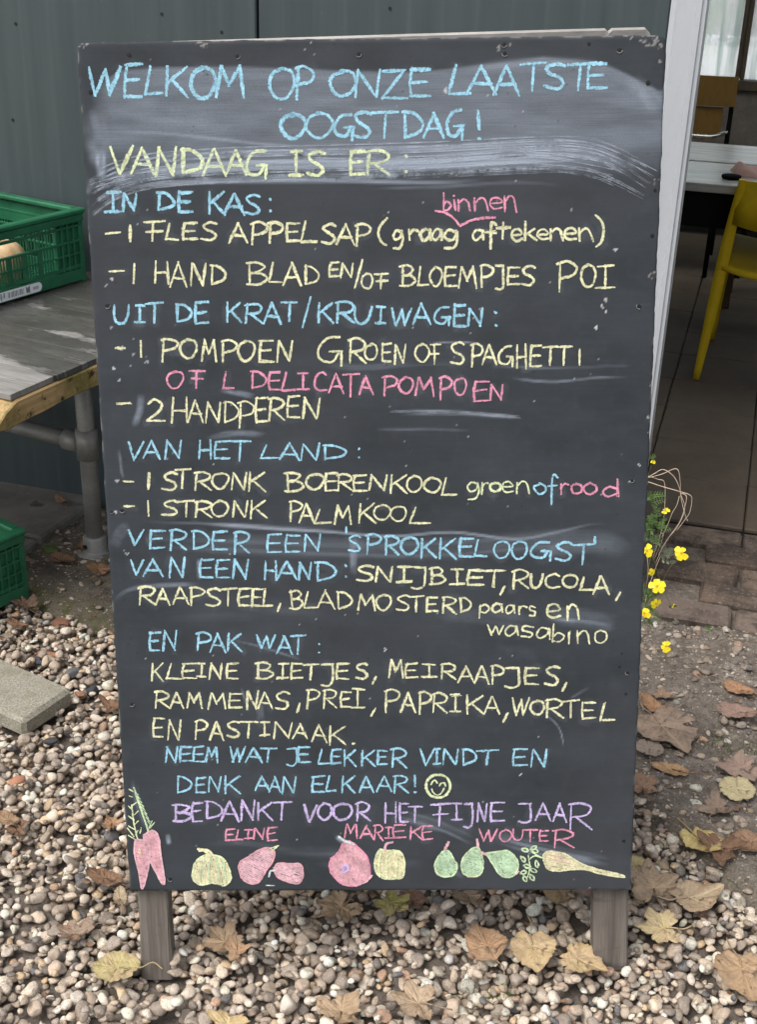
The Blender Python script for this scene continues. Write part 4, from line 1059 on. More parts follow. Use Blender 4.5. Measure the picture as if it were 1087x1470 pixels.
q0 = tl(WY(0, 615, G(0, 600, .36)[1])); 
MB().tube([(lf[0] - .02, lf[1], rz), (lf[0] - .065, lf[1], rz)], .0272, 18).build('pipe_coupling', PIPE, leg, True)
MB().tube([(lf[0] - .065, lf[1], rz), (lf[0] - .85, lf[1], rz)], .0205, 18).build('rail', PIPE, tbl, True)
flange_leg(lf[0] - .87, lf[1])
flange_leg(lf[0] - .87, .12)
MB().tube([(lf[0] - .87, lf[1], rz), (lf[0] - .87, .12, rz)], .0205, 14).build('rail', PIPE, tbl, True)
MB().tube([(lf[0], lf[1], TZ - .078), (lf[0] - .87, lf[1], TZ - .078)], .0205, 14).build('rail', PIPE, tbl, True)

# ---------------------------------------------------------------- green crates
t = NT('green_crate_plastic'); v = t.coord(); n1 = t.noise(v, 18, 4, .6); n2 = t.noise(v, 160, 3, .6)
c = t.mix(t.rng(n1, .35, .65), (.011, .10, .044), (.019, .145, .066)); c = t.mix(t.math('MULTIPLY', t.rng(n2, .6, .75), .35), c, (.10, .22, .15))
t.bump(n2, .1, .0005); GREEN = t.fin(c, .38, .5)
STICK = None
def crate(label, corner, direction, L=.60, W=.40, H=.178, sticker=False, group='green vegetable crates'):
    """corner = far right foot, direction = unit vector towards the near right foot"""
    ang = math.atan2(direction[1], direction[0]) + math.pi / 2       # local -y runs along the visible side
    cr = thing('vegetable_crate', label, 'crate', corner, ang, group)
    # local: visible side at x = 0 running from y = 0 (far) to y = -L, crate extends to x = -W
    def side(x0, sg, name='side_panel'):
        mb = MB(); T = .004
        def bx(y0, y1, z0, z1, d=0.0, th=T): mb.box((x0 - sg * (d), -y0, z0), (x0 - sg * (d + th), -y1, z1), .0008)
        bx(.004, L - .004, .006, .034, 0, .010)
        bx(.012, L - .012, .036, .046, .0015)
        nb_ = 0; y = .05
        bx(.012, L - .012, .070, .075, .001, .006); bx(.012, L - .012, .100, .106, .0, .008); bx(.012, L - .012, .136, .142, .0, .008)
        y = .012
        while y < .095:                       # ribbed corner with a grid
            bx(y, y + .0035, .034, H - .012, .0, .009); y += .019
        bx(.012, .09, .034, .16, .007, .003)
        y = L - .095
        while y < L - .01: bx(y, y + .0035, .034, H - .012, .0, .009); y += .019
        bx(L - .09, L - .012, .034, .16, .007, .003)
        y = .10
        while y < L - .10:                    # slotted groups
            for k in range(4):
                yy = y + k * .0085; bx(yy, yy + .0045, .046, .100, .002, .003)
            bx(y + .034, y + .047, .046, .100, .0015, .004)
            y += .047
        y = .105
        while y < L - .2:
            bx(y, y + .003, .106, .165, .002, .004); y += .0115
            if .17 < y < .36: y = .36
        for a, b in ((.17, .188), (.36, .342)):       # slanting struts of the hand hole
            mb.tube([(x0 - sg * .004, -a, .106), (x0 - sg * .004, -b, .160)], .003, 5)
        bx(.10, L - .10, .158, .164, .0, .007)
        return mb.build(name, GREEN, cr)
    side(0, 1); side(-W, -1)
    for y0, sg in ((0, -1), (-L, 1)):
        mb = MB()
        def by(x0, x1, z0, z1, d=0, th=.004): mb.box((-x0, y0 + sg * d, z0), (-x1, y0 + sg * (d + th), z1), .0008)
        by(.004, W - .004, .006, .034, 0, .010)
        for z in (.07, .10, .136): by(.012, W - .012, z, z + .006, .001, .006)
        x = .012
        while x < W - .01:
            by(x, x + .0045, .034, H - .014, .001, .004); x += .0098
        by(.012, W - .012, .112, .160, .003, .003)
        mb.build('end_panel', GREEN, cr)
    mb = MB()
    for x0, x1 in ((.006, -.018), (-W + .018, -W - .006)): mb.box((x1, -L - .006, H - .012), (x0, .006, H), .003)
    for y0, y1 in ((.0058, -.018), (-L + .018, -L - .0058)): mb.box((-W + .0185, y1, H - .012), (-.0185, y0, H - .0003), .003)
    for (x0, x1) in ((.004, -.008), (-W + .008, -W - .004)): mb.box((x1, -L, H - .030), (x0, 0, H - .0125), .002)
    mb.build('rim', GREEN, cr)
    for a in (0, -W + .012):
        for b in (0, -L + .012): MB().box((a - .012, b - .012, .0), (a - .0004, b - .0004, H - .0125), .002).build('corner_post', GREEN, cr)
    mb = MB(); x = -.012
    while x > -W + .02: mb.box((x - .012, -L + .01, .004), (x, -.01, .009)); x -= .019
    y = -.03
    while y > -L + .02: mb.box((-W + .01, y - .008, .003), (-.01, y, .0085)); y -= .045
    mb.build('base', GREEN, cr)
    if sticker:
        PAPER = mottled('white_sticker', (.80, .82, .81), 60, .08, .5, 0)
        INK = mottled('grey_print', (.16, .17, .17), 300, .5, .6, 0)
        y0, y1, z0, z1 = .148, .45, .009, .031; n = 10; pts = []
        r_ = (z1 - z0) / 2
        for k in range(n + 1): a = -math.pi / 2 + math.pi * k / n; pts.append((-y0 - r_ + r_ * math.cos(a), (z0 + z1) / 2 + r_ * math.sin(a)))
        for k in range(n + 1): a = math.pi / 2 + math.pi * k / n; pts.append((-y1 + r_ + r_ * math.cos(a), (z0 + z1) / 2 + r_ * math.sin(a)))
        m_ = len(pts); vv = [(.0006, a, b) for a, b in pts] + [(.0012, a, b) for a, b in pts]
        ff = [tuple(range(m_, 2 * m_))] + [(k, (k + 1) % m_, m_ + (k + 1) % m_, m_ + k) for k in range(m_)]
        st = MB().add(vv, ff).build('sticker', PAPER, cr)
        mb = MB(); rr = random.Random(3)
        def px_(a, b, c, d): mb.box((.0013, -a, c), (.0016, -b, d))
        for a, b in ((.160, .176),):
            y = a
            while y < b: px_(y, y + .0016, .0165, .0235); y += .0035
        for k in range(4): px_(.186 + k * .003, .1885 + k * .003, .012 + .003 * (k % 2), .0285 - .002 * (k % 3))
        y = .205
        while y < .255: px_(y, y + rr.choice([.0009, .0016, .0022]), .014, .027); y += .0042
        y = .262
        while y < .30: px_(y, y + rr.choice([.0012, .0026]), .0125 + rr.choice([0, .004]), .0285 - rr.choice([0, .005])); y += .0046
        y = .312
        while y < .43: px_(y, y + rr.choice([.0012, .0022, .005]), .013, .027 - rr.choice([0, .006])); y += rr.choice([.005, .009])
        mb.build('sticker_print', INK, st)
    return cr
k0 = G(125, 403, TZ + .001); k1 = G(0, 440, TZ + .001); dr = k1 - k0; dr /= np.linalg.norm(dr)
crate_top = crate('green plastic vegetable crate with a white sticker on its lower edge, standing on the table', k0, dr, sticker=True)
k0b = G(43, 856, .012); k1b = G(0, 876, .012); drb = k1b - k0b; drb /= np.linalg.norm(drb)
crate_low = crate('green plastic vegetable crate on the ground under the table at the left edge', k0b, drb, H=.178)
# squashes in the crates
t = NT('squash_skin'); v = t.coord(); n1 = t.noise(v, 30, 4, .6); c = t.mix(t.rng(n1, .35, .65), (.62, .40, .20), (.76, .56, .34)); SQ = t.fin(c, .5, .4)
SQY = mottled('yellow_squash_skin', (.68, .55, .24), 26, .25, .5)
STEMM = mottled('dry_stem', (.22, .17, .09), 60, .3, .8)
def squash(p, r, label, mat, sx=1.0, sz=.8, tilt=0):
    s = thing('squash', label, 'squash', p, rot=(tilt, 0, random.uniform(0, 6)), group='squashes in the green crates')
    vv = []; ff = []; nu, nv = 30, 12
    for j in range(nv + 1):
        th = math.pi * j / nv
        for i in range(nu):
            ph = 2 * math.pi * i / nu; rr_ = r * (1 + .05 * math.cos(ph * 10)) * (math.sin(th) ** .85 + 1e-3)
            vv.append((rr_ * math.cos(ph) * sx, rr_ * math.sin(ph), r * sz * (1 - math.cos(th)) - .12 * r * math.exp(-((th - math.pi) / .4) ** 2)))
    for j in range(nv):
        for i in range(nu): ff.append((j * nu + i, j * nu + (i + 1) % nu, (j + 1) * nu + (i + 1) % nu, (j + 1) * nu + i))
    MB().add(vv, ff).build('fruit', mat, s, True)
    MB().tube([(0, 0, r * sz * 1.85), (.004, 0, r * sz * 2 + .01), (.012, .004, r * sz * 2 + .022)], [.007, .005, .006], 7).build('stem', STEMM, s, True)
def in_crate(cr, x, y, z=.010):
    a = cr.rotation_euler.z; return (cr.location.x + x * math.cos(a) - y * math.sin(a), cr.location.y + x * math.sin(a) + y * math.cos(a), cr.location.z + z)
squash(in_crate(crate_top, -.075, -.205), .066, 'round tan squash showing in the hand hole of the crate on the table', SQ, sz=.92)
squash(in_crate(crate_top, -.068, -.335), .055, 'pale yellow squash behind the slots of the crate on the table, nearest its sticker', SQY, sz=.8)
squash(in_crate(crate_top, -.20, -.14), .058, 'yellow squash in the middle of the crate on the table, behind the tan one', SQY, sz=.75)
squash(in_crate(crate_low, -.065, -.13), .055, 'yellow squash inside the crate standing on the ground', SQY, sz=.8)

# ================================================================ GRAVEL
def ico(sub):
    import bmesh
    bm = bmesh.new(); bmesh.ops.create_icosphere(bm, subdivisions=sub, radius=1)
    vv = np.array([v.co[:] for v in bm.verts]); ff = np.array([[q.index for q in f.verts] for f in bm.faces]); bm.free(); return vv, ff
I3, F3 = ico(3); I2, F2 = ico(2); I1, F1 = ico(1)
def pebble_shapes(base, n):
    out = []
    for k in range(n):
        d = base.copy(); r = np.ones(len(d))
        for q in range(rng.integers(5, 10)):            # flattened facets
            nrm = rng.normal(size=3); nrm /= np.linalg.norm(nrm); h = rng.uniform(.52, .88); dp = d @ nrm
            r = np.minimum(r, np.where(dp > .05, h / np.maximum(dp, .05) * .75 + .25 * np.minimum(1, (h / np.maximum(dp, .05)) ** .8), 9))
        for q in range(4):
            a = rng.normal(size=3) * 1.6; r = r + .05 * np.sin(d @ a + rng.uniform(0, 6))
        out.append(d * r[:, None])
    return out
SH3, SH2, SH1 = pebble_shapes(I3, 26), pebble_shapes(I2, 26), pebble_shapes(I1, 16)
HX0, HY0, HS = -3.0, .3, .0025
HNX, HNY = int(4.6 / HS), int(2.6 / HS)
hx = HX0 + np.arange(HNX) * HS; hy = HY0 + np.arange(HNY) * HS
HXX, HYY = np.meshgrid(hx, hy, indexing='ij')
Hm = ground_z(HXX, HYY).astype(float)
def hget(x, y):
    i = int((x - HX0) / HS); j = int((y - HY0) / HS)
    return Hm[min(max(i, 0), HNX - 1), min(max(j, 0), HNY - 1)]
def footprint(px):
    pass
PAL = np.array([(.60, .545, .47), (.50, .435, .36), (.42, .35, .285), (.345, .295, .245), (.30, .265, .235), (.235, .205, .18), (.68, .64, .58), (.15, .145, .14), (.115, .125, .14), (.42, .28, .20), (.50, .39, .26), (.55, .50, .45)])
PWt = np.array([.18, .18, .13, .13, .12, .06, .10, .022, .018, .022, .045, .06]); PWt /= PWt.sum()
VV, FFs, CC, RR = [], [], [], []; nv_ = 0
fwd = R[:, 2]
def in_view(x, y, m=.12):
    d = V(x, y, 0) - V(0, 0, CAM_H); q = d @ R
    if q[2] <= 0: return False
    px = q[0] / q[2] * F_PX + 543.5; py = q[1] / q[2] * F_PX + 735
    return -m * 1087 < px < (1 + m) * 1087 and py < 1470 * (1 + m * .6)
def drop(x, y, a, b, c, yaw, tilt, lvl, col, settle=.30):
    global nv_
    z_c, f_c = (SH3, F3) if lvl == 3 else ((SH2, F2) if lvl == 2 else (SH1, F1))
    r = max(a, b); k = int(r / HS) + 1
    i = int((x - HX0) / HS); j = int((y - HY0) / HS)
    if i - k < 0 or j - k < 0 or i + k >= HNX or j + k >= HNY: return
    sub = Hm[i - k:i + k + 1, j - k:j + k + 1]
    gx_ = (np.arange(-k, k + 1) * HS); ca, sa = math.cos(yaw), math.sin(yaw)
    xx = gx_[:, None] * ca + gx_[None, :] * sa; yy = -gx_[:, None] * sa + gx_[None, :] * ca
    q = (xx / a) ** 2 + (yy / b) ** 2; m = q < .95
    if not m.any(): return
    s = c * np.sqrt(np.clip(1 - q, 0, 1))
    slope = xx * math.tan(tilt)
    z = np.percentile((sub - slope + s)[m], 88) - settle * c
    sub[m] = np.maximum(sub[m], (z + slope + s)[m])
    shp = z_c[rng.integers(len(z_c))] * np.array([a, b, c])
    ct, stt = math.cos(-tilt), math.sin(-tilt)
    X = shp[:, 0] * ct + shp[:, 2] * stt; Z = -shp[:, 0] * stt + shp[:, 2] * ct; Y = shp[:, 1]
    P = np.stack([X * ca - Y * sa + x, X * sa + Y * ca + y, Z + z], -1)
    VV.append(P); FFs.append(f_c + nv_); nv_ += len(P)
    CC.append(np.repeat(col[None, :], len(P), 0)); RR.append(np.full(len(P), rng.random()))
def pcol(dirt=0.0):
    c = np.minimum(PAL[rng.choice(len(PAL), p=PWt)] * rng.uniform(1.08, 1.6) * np.array([1.01, .95, .87]), .86)
    return c * (1 - dirt) + np.array([.12, .095, .075]) * dirt
# keep gravel off the paver and table foot
PVN = G(33, 1035, .03); PVE = G(104, 987, .03); pe = (PVE - PVN); pw = np.linalg.norm(pe); pe /= pw; pn = V(-pe[1], pe[0], 0)
def on_paver(x, y, m=.004):
    d = V(x, y, .03) - PVN; a, b = d @ pe, d @ pn; return -m < a < pw + m and -m < b < .235 + m
def gravel_pass(n, view_only, smin, smax, xr, yr, dens_soft=.06, best=3):
    for k in range(n):
        cand = []
        for q in range(best):
            x, y = rng.uniform(*xr), rng.uniform(*yr); cand.append((hget(x, y) - float(zg(x, y)), x, y))
        _, x, y = min(cand)
        d = y - float(y_gravel(x)) + (fbm(x * 7, y * 7, 3) - .5) * .22 * (1 if x > -.5 else .12)
        if d > 0:
            if x < -.5 or rng.random() > .42 * math.exp(-d / .28): continue
        iv = in_view(x, y)
        if iv != view_only or on_paver(x, y, .008): continue
        s = rng.lognormal(0, .30); a = float(np.clip(.0092 * s, smin, smax)); b = a * rng.uniform(.55, .92); c = b * rng.uniform(.55, .9)
        near = y < 1.75
        lvl = (3 if near and a > .012 else 2) if view_only else 1
        if not view_only: a *= 1.35; b *= 1.35; c *= 1.3
        drop(x, y, a, b, c, rng.uniform(0, 6.28), rng.normal(0, .32), lvl, pcol(.0 if rng.random() > .16 else rng.uniform(.2, .6)))
gravel_pass(27000, True, .0050, .0155, (-2.1, .45), (1.0, 2.35), best=4)
gravel_pass(2500, False, .006, .018, (-2.7, 1.2), (.6, 2.35), best=2)
gravel_pass(7000, True, .004, .010, (-2.1, .45), (1.0, 2.35), best=5)
# half-sunk stones and grit in the soil
for k in range(8200):
    if rng.random() < .75: x, y = rng.uniform(-.20, .5), rng.uniform(1.55, 2.72)
    else: x, y = rng.uniform(-2.0, -1.0), rng.uniform(2.15, 2.72)
    if y < float(y_gravel(x)) - .05 or (x > -.11 and y > 2.69): continue
    big = rng.random() < .11
    a = rng.uniform(.006, .0155) if big else rng.uniform(.0014, .0052); b = a * rng.uniform(.5, .9); c = b * rng.uniform(.4, .8)
    drop(x, y, a, b, c, rng.uniform(0, 6.28), rng.normal(0, .2), 2 if big else 1, pcol(rng.uniform(.1, .75)), settle=1.0)
t = NT('pebble_stone'); v = t.coord()
geo = t.n('ShaderNodeNewGeometry')
col = t.attr('col', 'Color'); rnd = t.attr('rnd')
off = t.n('ShaderNodeVectorMath', operation='ADD'); cb = t.n('ShaderNodeCombineXYZ'); t.l(t.math('MULTIPLY', rnd, 50.0), cb.inputs[0]); t.l(v, off.inputs[0]); t.l(cb.outputs[0], off.inputs[1])
n1 = t.noise(off.outputs[0], 110, 5, .65, .6); n2 = t.noise(off.outputs[0], 420, 4, .65); cr_ = t.voro(off.outputs[0], 95, 'DISTANCE_TO_EDGE')
c = t.mix(t.math('MULTIPLY', t.rng(n1, .36, .66), .75), t.mix(.34, col, (.14, .11, .085)), col)
c = t.mix(t.math('MULTIPLY', t.rng(n2, .52, .64), t.rng(rnd, .2, 1, .15, .75)), c, (.12, .095, .075))
c = t.mix(t.math('MULTIPLY', t.rng(n2, .30, .44, 1, 0), .35), c, (.66, .62, .56))
c = t.mix(t.math('MULTIPLY', t.rng(cr_, 0, .02, 1, 0), t.rng(rnd, .45, .9, 0, .55)), c, (.13, .105, .085))
t.bump(t.math('ADD', n1, t.math('MULTIPLY', n2, .6)), .7, .0022)
PEB = t.fin(c, .62, .35)
def raw_mesh(name, vv, ff, mat, smooth=True):
    me = bpy.data.meshes.new(name); me.vertices.add(len(vv)); me.vertices.foreach_set('co', vv.astype(np.float32).ravel())
    me.loops.add(ff.size); me.loops.foreach_set('vertex_index', ff.astype(np.int32).ravel()); me.polygons.add(len(ff))
    me.polygons.foreach_set('loop_start', np.arange(0, ff.size, ff.shape[1], dtype=np.int32)); me.polygons.foreach_set('use_smooth', np.full(len(ff), smooth))
    me.update(calc_edges=True); me.materials.append(mat); return me
me = raw_mesh('gravel', np.concatenate(VV), np.concatenate(FFs), PEB)
attr(me, 'col', np.concatenate(CC), 'FLOAT_COLOR'); attr(me, 'rnd', np.concatenate(RR))
print('gravel stones', len(VV), 'tris', sum(len(f) for f in FFs))
tag(link(bpy.data.objects.new('gravel', me)), 'loose cream and grey pebbles covering the yard around the sign', 'gravel', kind='stuff')

# single stones that stand out
def stone(px, py, size, c, label, flat=.45, name='stone', elong=.7, ang=0.0, angular=True):
    p = G(px, py, .01); x, y = p[0], p[1]; z = hget(x, y); a = size / 2
    d = I3.copy(); r = np.ones(len(d)); rs = np.random.default_rng(int(px * 7 + py))
    for q in range(12):
        nrm = rs.normal(size=3); nrm /= np.linalg.norm(nrm); h = rs.uniform(.55, .8); dp = d @ nrm; r = np.minimum(r, np.where(dp > .3, h / np.maximum(dp, .3), 9))
    P = d * r[:, None] * np.array([a * 1.25, a * elong * 1.25, a * flat * 1.5]); ca, sa = math.cos(ang), math.sin(ang)
    P = np.stack([P[:, 0] * ca - P[:, 1] * sa, P[:, 0] * sa + P[:, 1] * ca, P[:, 2]], -1)
    me = raw_mesh(name, P, F3, mottled('stone_' + name, c, 40, .3, .8, .5, .002), False)
    o = link(bpy.data.objects.new(name, me)); o.location = (x, y, z + a * flat * .35); return tag(o, label, 'stone')
stone(62, 928, .056, (.36, .175, .11), 'reddish brick fragment on the gravel behind the concrete paver', name='brick_fragment', ang=.3)
stone(88, 892, .054, (.20, .095, .06), 'dark red-brown brick fragment at the edge of the gravel by the crate', name='brick_fragment', elong=.5, ang=-.3)
stone(24, 1128, .030, (.42, .20, .12), 'small orange brick chip near the left edge of the gravel', name='brick_fragment', ang=.8)
stone(113, 993, .022, (.36, .18, .11), 'small brown brick chip touching the corner of the concrete paver', name='brick_fragment')
stone(130, 985, .034, (.045, .048, .055), 'black flint stone right of the concrete paver', name='flint', ang=1.0, elong=.55)
stone(55, 945, .036, (.05, .055, .065), 'dark slate piece just behind the concrete paver', name='flint', ang=-.4, elong=.45)
stone(72, 1063, .026, (.05, .05, .055), 'black stone in front of the concrete paver', name='flint')
stone(105, 957, .034, (.12, .12, .125), 'dark grey stone between paver and sign', name='flint', ang=.6)
stone(72, 790, .040, (.075, .11, .03), 'moss covered stone beside the paving slabs under the table', name='mossy_stone', ang=.2)

# ================================================================ FALLEN LEAVES
leafmats = {}
def leaf_mat(c, c2):
    key = (c, c2)
    if key in leafmats: return leafmats[key]
    t = NT('dead_leaf'); v = t.coord()
    n1 = t.noise(v, 28, 5, .65); n2 = t.noise(v, 170, 4, .65); vein = t.attr('vein'); ed = t.attr('edge')
    hv = t.n('ShaderNodeHueSaturation'); hv.inputs['Saturation'].default_value = .86
    col = t.mix(t.rng(n1, .35, .65), c, c2); t.l(col, hv.inputs['Color']); col = hv.outputs[0]
    col = t.mix(t.math('MULTIPLY', t.rng(n2, .52, .70), .45), col, sc(c2, .45))
    col = t.mix(t.math('MULTIPLY', vein, .45), col, sc(c, 1.35))
    col = t.mix(t.math('MULTIPLY', t.rng(t.noise(v, 75, 3, .6), .60, .68), .7), col, (.06, .035, .02))
    col = t.mix(t.math('MULTIPLY', ed, .4), col, sc(c2, .5))
    t.bump(t.math('ADD', t.math('MULTIPLY', vein, 1.3), n2), .55, .0012)
    leafmats[key] = t.fin(col, .6, .35); return leafmats[key]
def leaf(px, py, size_px, ang, kind, c, c2, label, curl=.25, name='fallen_leaf', lift=.004, stem=True, z0=None, half=1.0, tilt=(0, 0), group='fallen leaves'):
    p = G(px, py, .015) if z0 is None else G(px, py, z0)
    dist = (V(p[0], p[1], p[2]) - V(0, 0, CAM_H)) @ fwd
    s = size_px * dist / F_PX * 1.05
    rs = random.Random(int(px * 13 + py * 7)); NR, NA = 12, 72
    def radius(a):      # outline: tip at a = 0, base at a = pi
        if kind == 'maple':
            lob = max(math.exp(-((a - m) / .42) ** 2) * h for m, h in ((0, 1), (1.0, .9), (-1.0, .9), (2.05, .6), (-2.05, .6), (2 * math.pi, 1)))
            r = .52 + .42 * lob + .035 * math.sin(a * 17 + 1) + .025 * math.sin(a * 29)
            if abs(abs(a) - math.pi) < .35: r *= .55
            return r * .56
        if kind == 'lime':
            aa = abs(a); r = .50 * (1 + .14 * math.cos(a)) + .20 * math.exp(-(a / .22) ** 2) - .16 * math.exp(-((aa - math.pi) / .3) ** 2)
            return r * (1 + .028 * math.sin(a * 26)) * .93
        if kind == 'oval':
            return .27 / math.sqrt((math.cos(a) * .52) ** 2 + (math.sin(a)) ** 2) * (1 + .02 * math.sin(a * 22))
        if kind == 'round':
            return .47 * (1 + .04 * math.cos(2 * a) + .015 * math.sin(a * 19)) + .05 * math.exp(-(a / .2) ** 2)
        return .45 * (1 + .25 * math.sin(a * 3 + px) + .14 * math.sin(a * 7 + py) + .07 * math.sin(a * 15 + px))
    vv = [(0, 0)]; ve = [1.0]; eg = [0.0]
    AA = [-math.pi + 2 * math.pi * k / NA for k in range(NA)]
    ph = rs.uniform(0, 6)
    rad = [radius(a) * (1 + rs.gauss(0, .018)) * (1 - (.35 * rs.random() if rs.random() < .025 else 0)) for a in AA]
    for j in range(1, NR + 1):
        f = j / NR
        for a, r in zip(AA, rad):
            y_, x_ = r * f * math.cos(a), r * f * math.sin(a); vv.append((x_, y_))
            main = math.exp(-(x_ / .014) ** 2)
            lat = 0
            if kind in ('maple', 'round'):
                for m in (.8, -.8, 1.6, -1.6): dd = abs((a - m + math.pi) % (2 * math.pi) - math.pi); lat = max(lat, math.exp(-(dd * f * r / .013) ** 2) if dd < .8 else 0)
            q = (y_ - abs(x_) * .75) * 9; lat = max(lat, .75 * math.exp(-((q - round(q)) / .13) ** 2))
            ve.append(max(main, lat)); eg.append(max(0, (f - .8) / .2) ** 2)
    vv = np.array(vv); ve = np.array(ve)
    X, Y = vv[:, 0], vv[:, 1]; rr = np.hypot(X, Y)
    ph = rs.uniform(0, 6)
    Z = curl * (rr ** 2) * (.9 + .8 * np.cos(2 * np.arctan2(Y, X) + ph)) + .09 * (fbm(X * 5 + px, Y * 5 + py, 3) - .5) + .035 * (fbm(X * 16 + px, Y * 16 + py, 3) - .5) + .022 * np.sin(np.arctan2(X, Y) * 7 + ph) * rr * 2 * (1 if curl > .15 else .5)
    Z += .05 * np.abs(X) - .006 * ve
    P = np.stack([X, Y, Z], -1) * s
    ff = []
    for k in range(NA): ff.append((0, 1 + k, 1 + (k + 1) % NA))
    for j in range(NR - 1):
        for k in range(NA): ff.append((1 + j * NA + k, 1 + (j + 1) * NA + k, 1 + (j + 1) * NA + (k + 1) % NA, 1 + j * NA + (k + 1) % NA))
    if half < 1: pass
    x, y = p[0], p[1]
    if z0 is None:
        k = max(2, int(s * .4 / HS)); i, j = int((x - HX0) / HS), int((y - HY0) / HS)
        z = np.percentile(Hm[i - k:i + k, j - k:j + k], 96) - .001
    else: z = z0
    th = thing(name, label, 'leaf', (x, y, z + lift), rot=(tilt[0] + rs.gauss(0, .06), tilt[1] + rs.gauss(0, .06), 0), group=group)
    ca, sa = math.cos(ang), math.sin(ang)
    rot = lambda Q: np.stack([Q[:, 0] * ca - Q[:, 1] * sa, Q[:, 0] * sa + Q[:, 1] * ca, Q[:, 2]], -1)
    bl = MB().add(rot(P), ff).build('blade', leaf_mat(c, c2), th, True)
    # thickness of the blade
    attr(bl.data, 'vein', ve); attr(bl.data, 'edge', np.array(eg))
    if stem:
        yb = -radius(math.pi) * s; L = s * rs.uniform(.35, .6)
        pts = rot(np.array([(0, yb * .1, .001), (0, yb, .0015), (.01 * s + rs.gauss(0, .06) * s, yb - L * .5, .004), (rs.gauss(0, .12) * s, yb - L, .003)]))
        MB().tube(catmull(pts, 4), .0008 + s * .006, 5).build('leaf_stalk', leaf_mat(sc(c, .8), sc(c2, .8)), th, True)
    return th
TAN, TAN2 = (.44, .30, .165), (.30, .195, .105)
YEL, YEL2 = (.55, .44, .19), (.42, .30, .12)
BRN, BRN2 = (.24, .125, .06), (.14, .075, .04)
ORA, ORA2 = (.40, .22, .10), (.27, .14, .065)
PAL_, PAL2 = (.46, .35, .21), (.34, .245, .14)
GRY, GRY2 = (.28, .21, .15), (.20, .145, .10)
GRN, GRN2 = (.30, .29, .05), (.20, .17, .04)
PNK, PNK2 = (.36, .22, .16), (.26, .15, .11)
D = math.radians
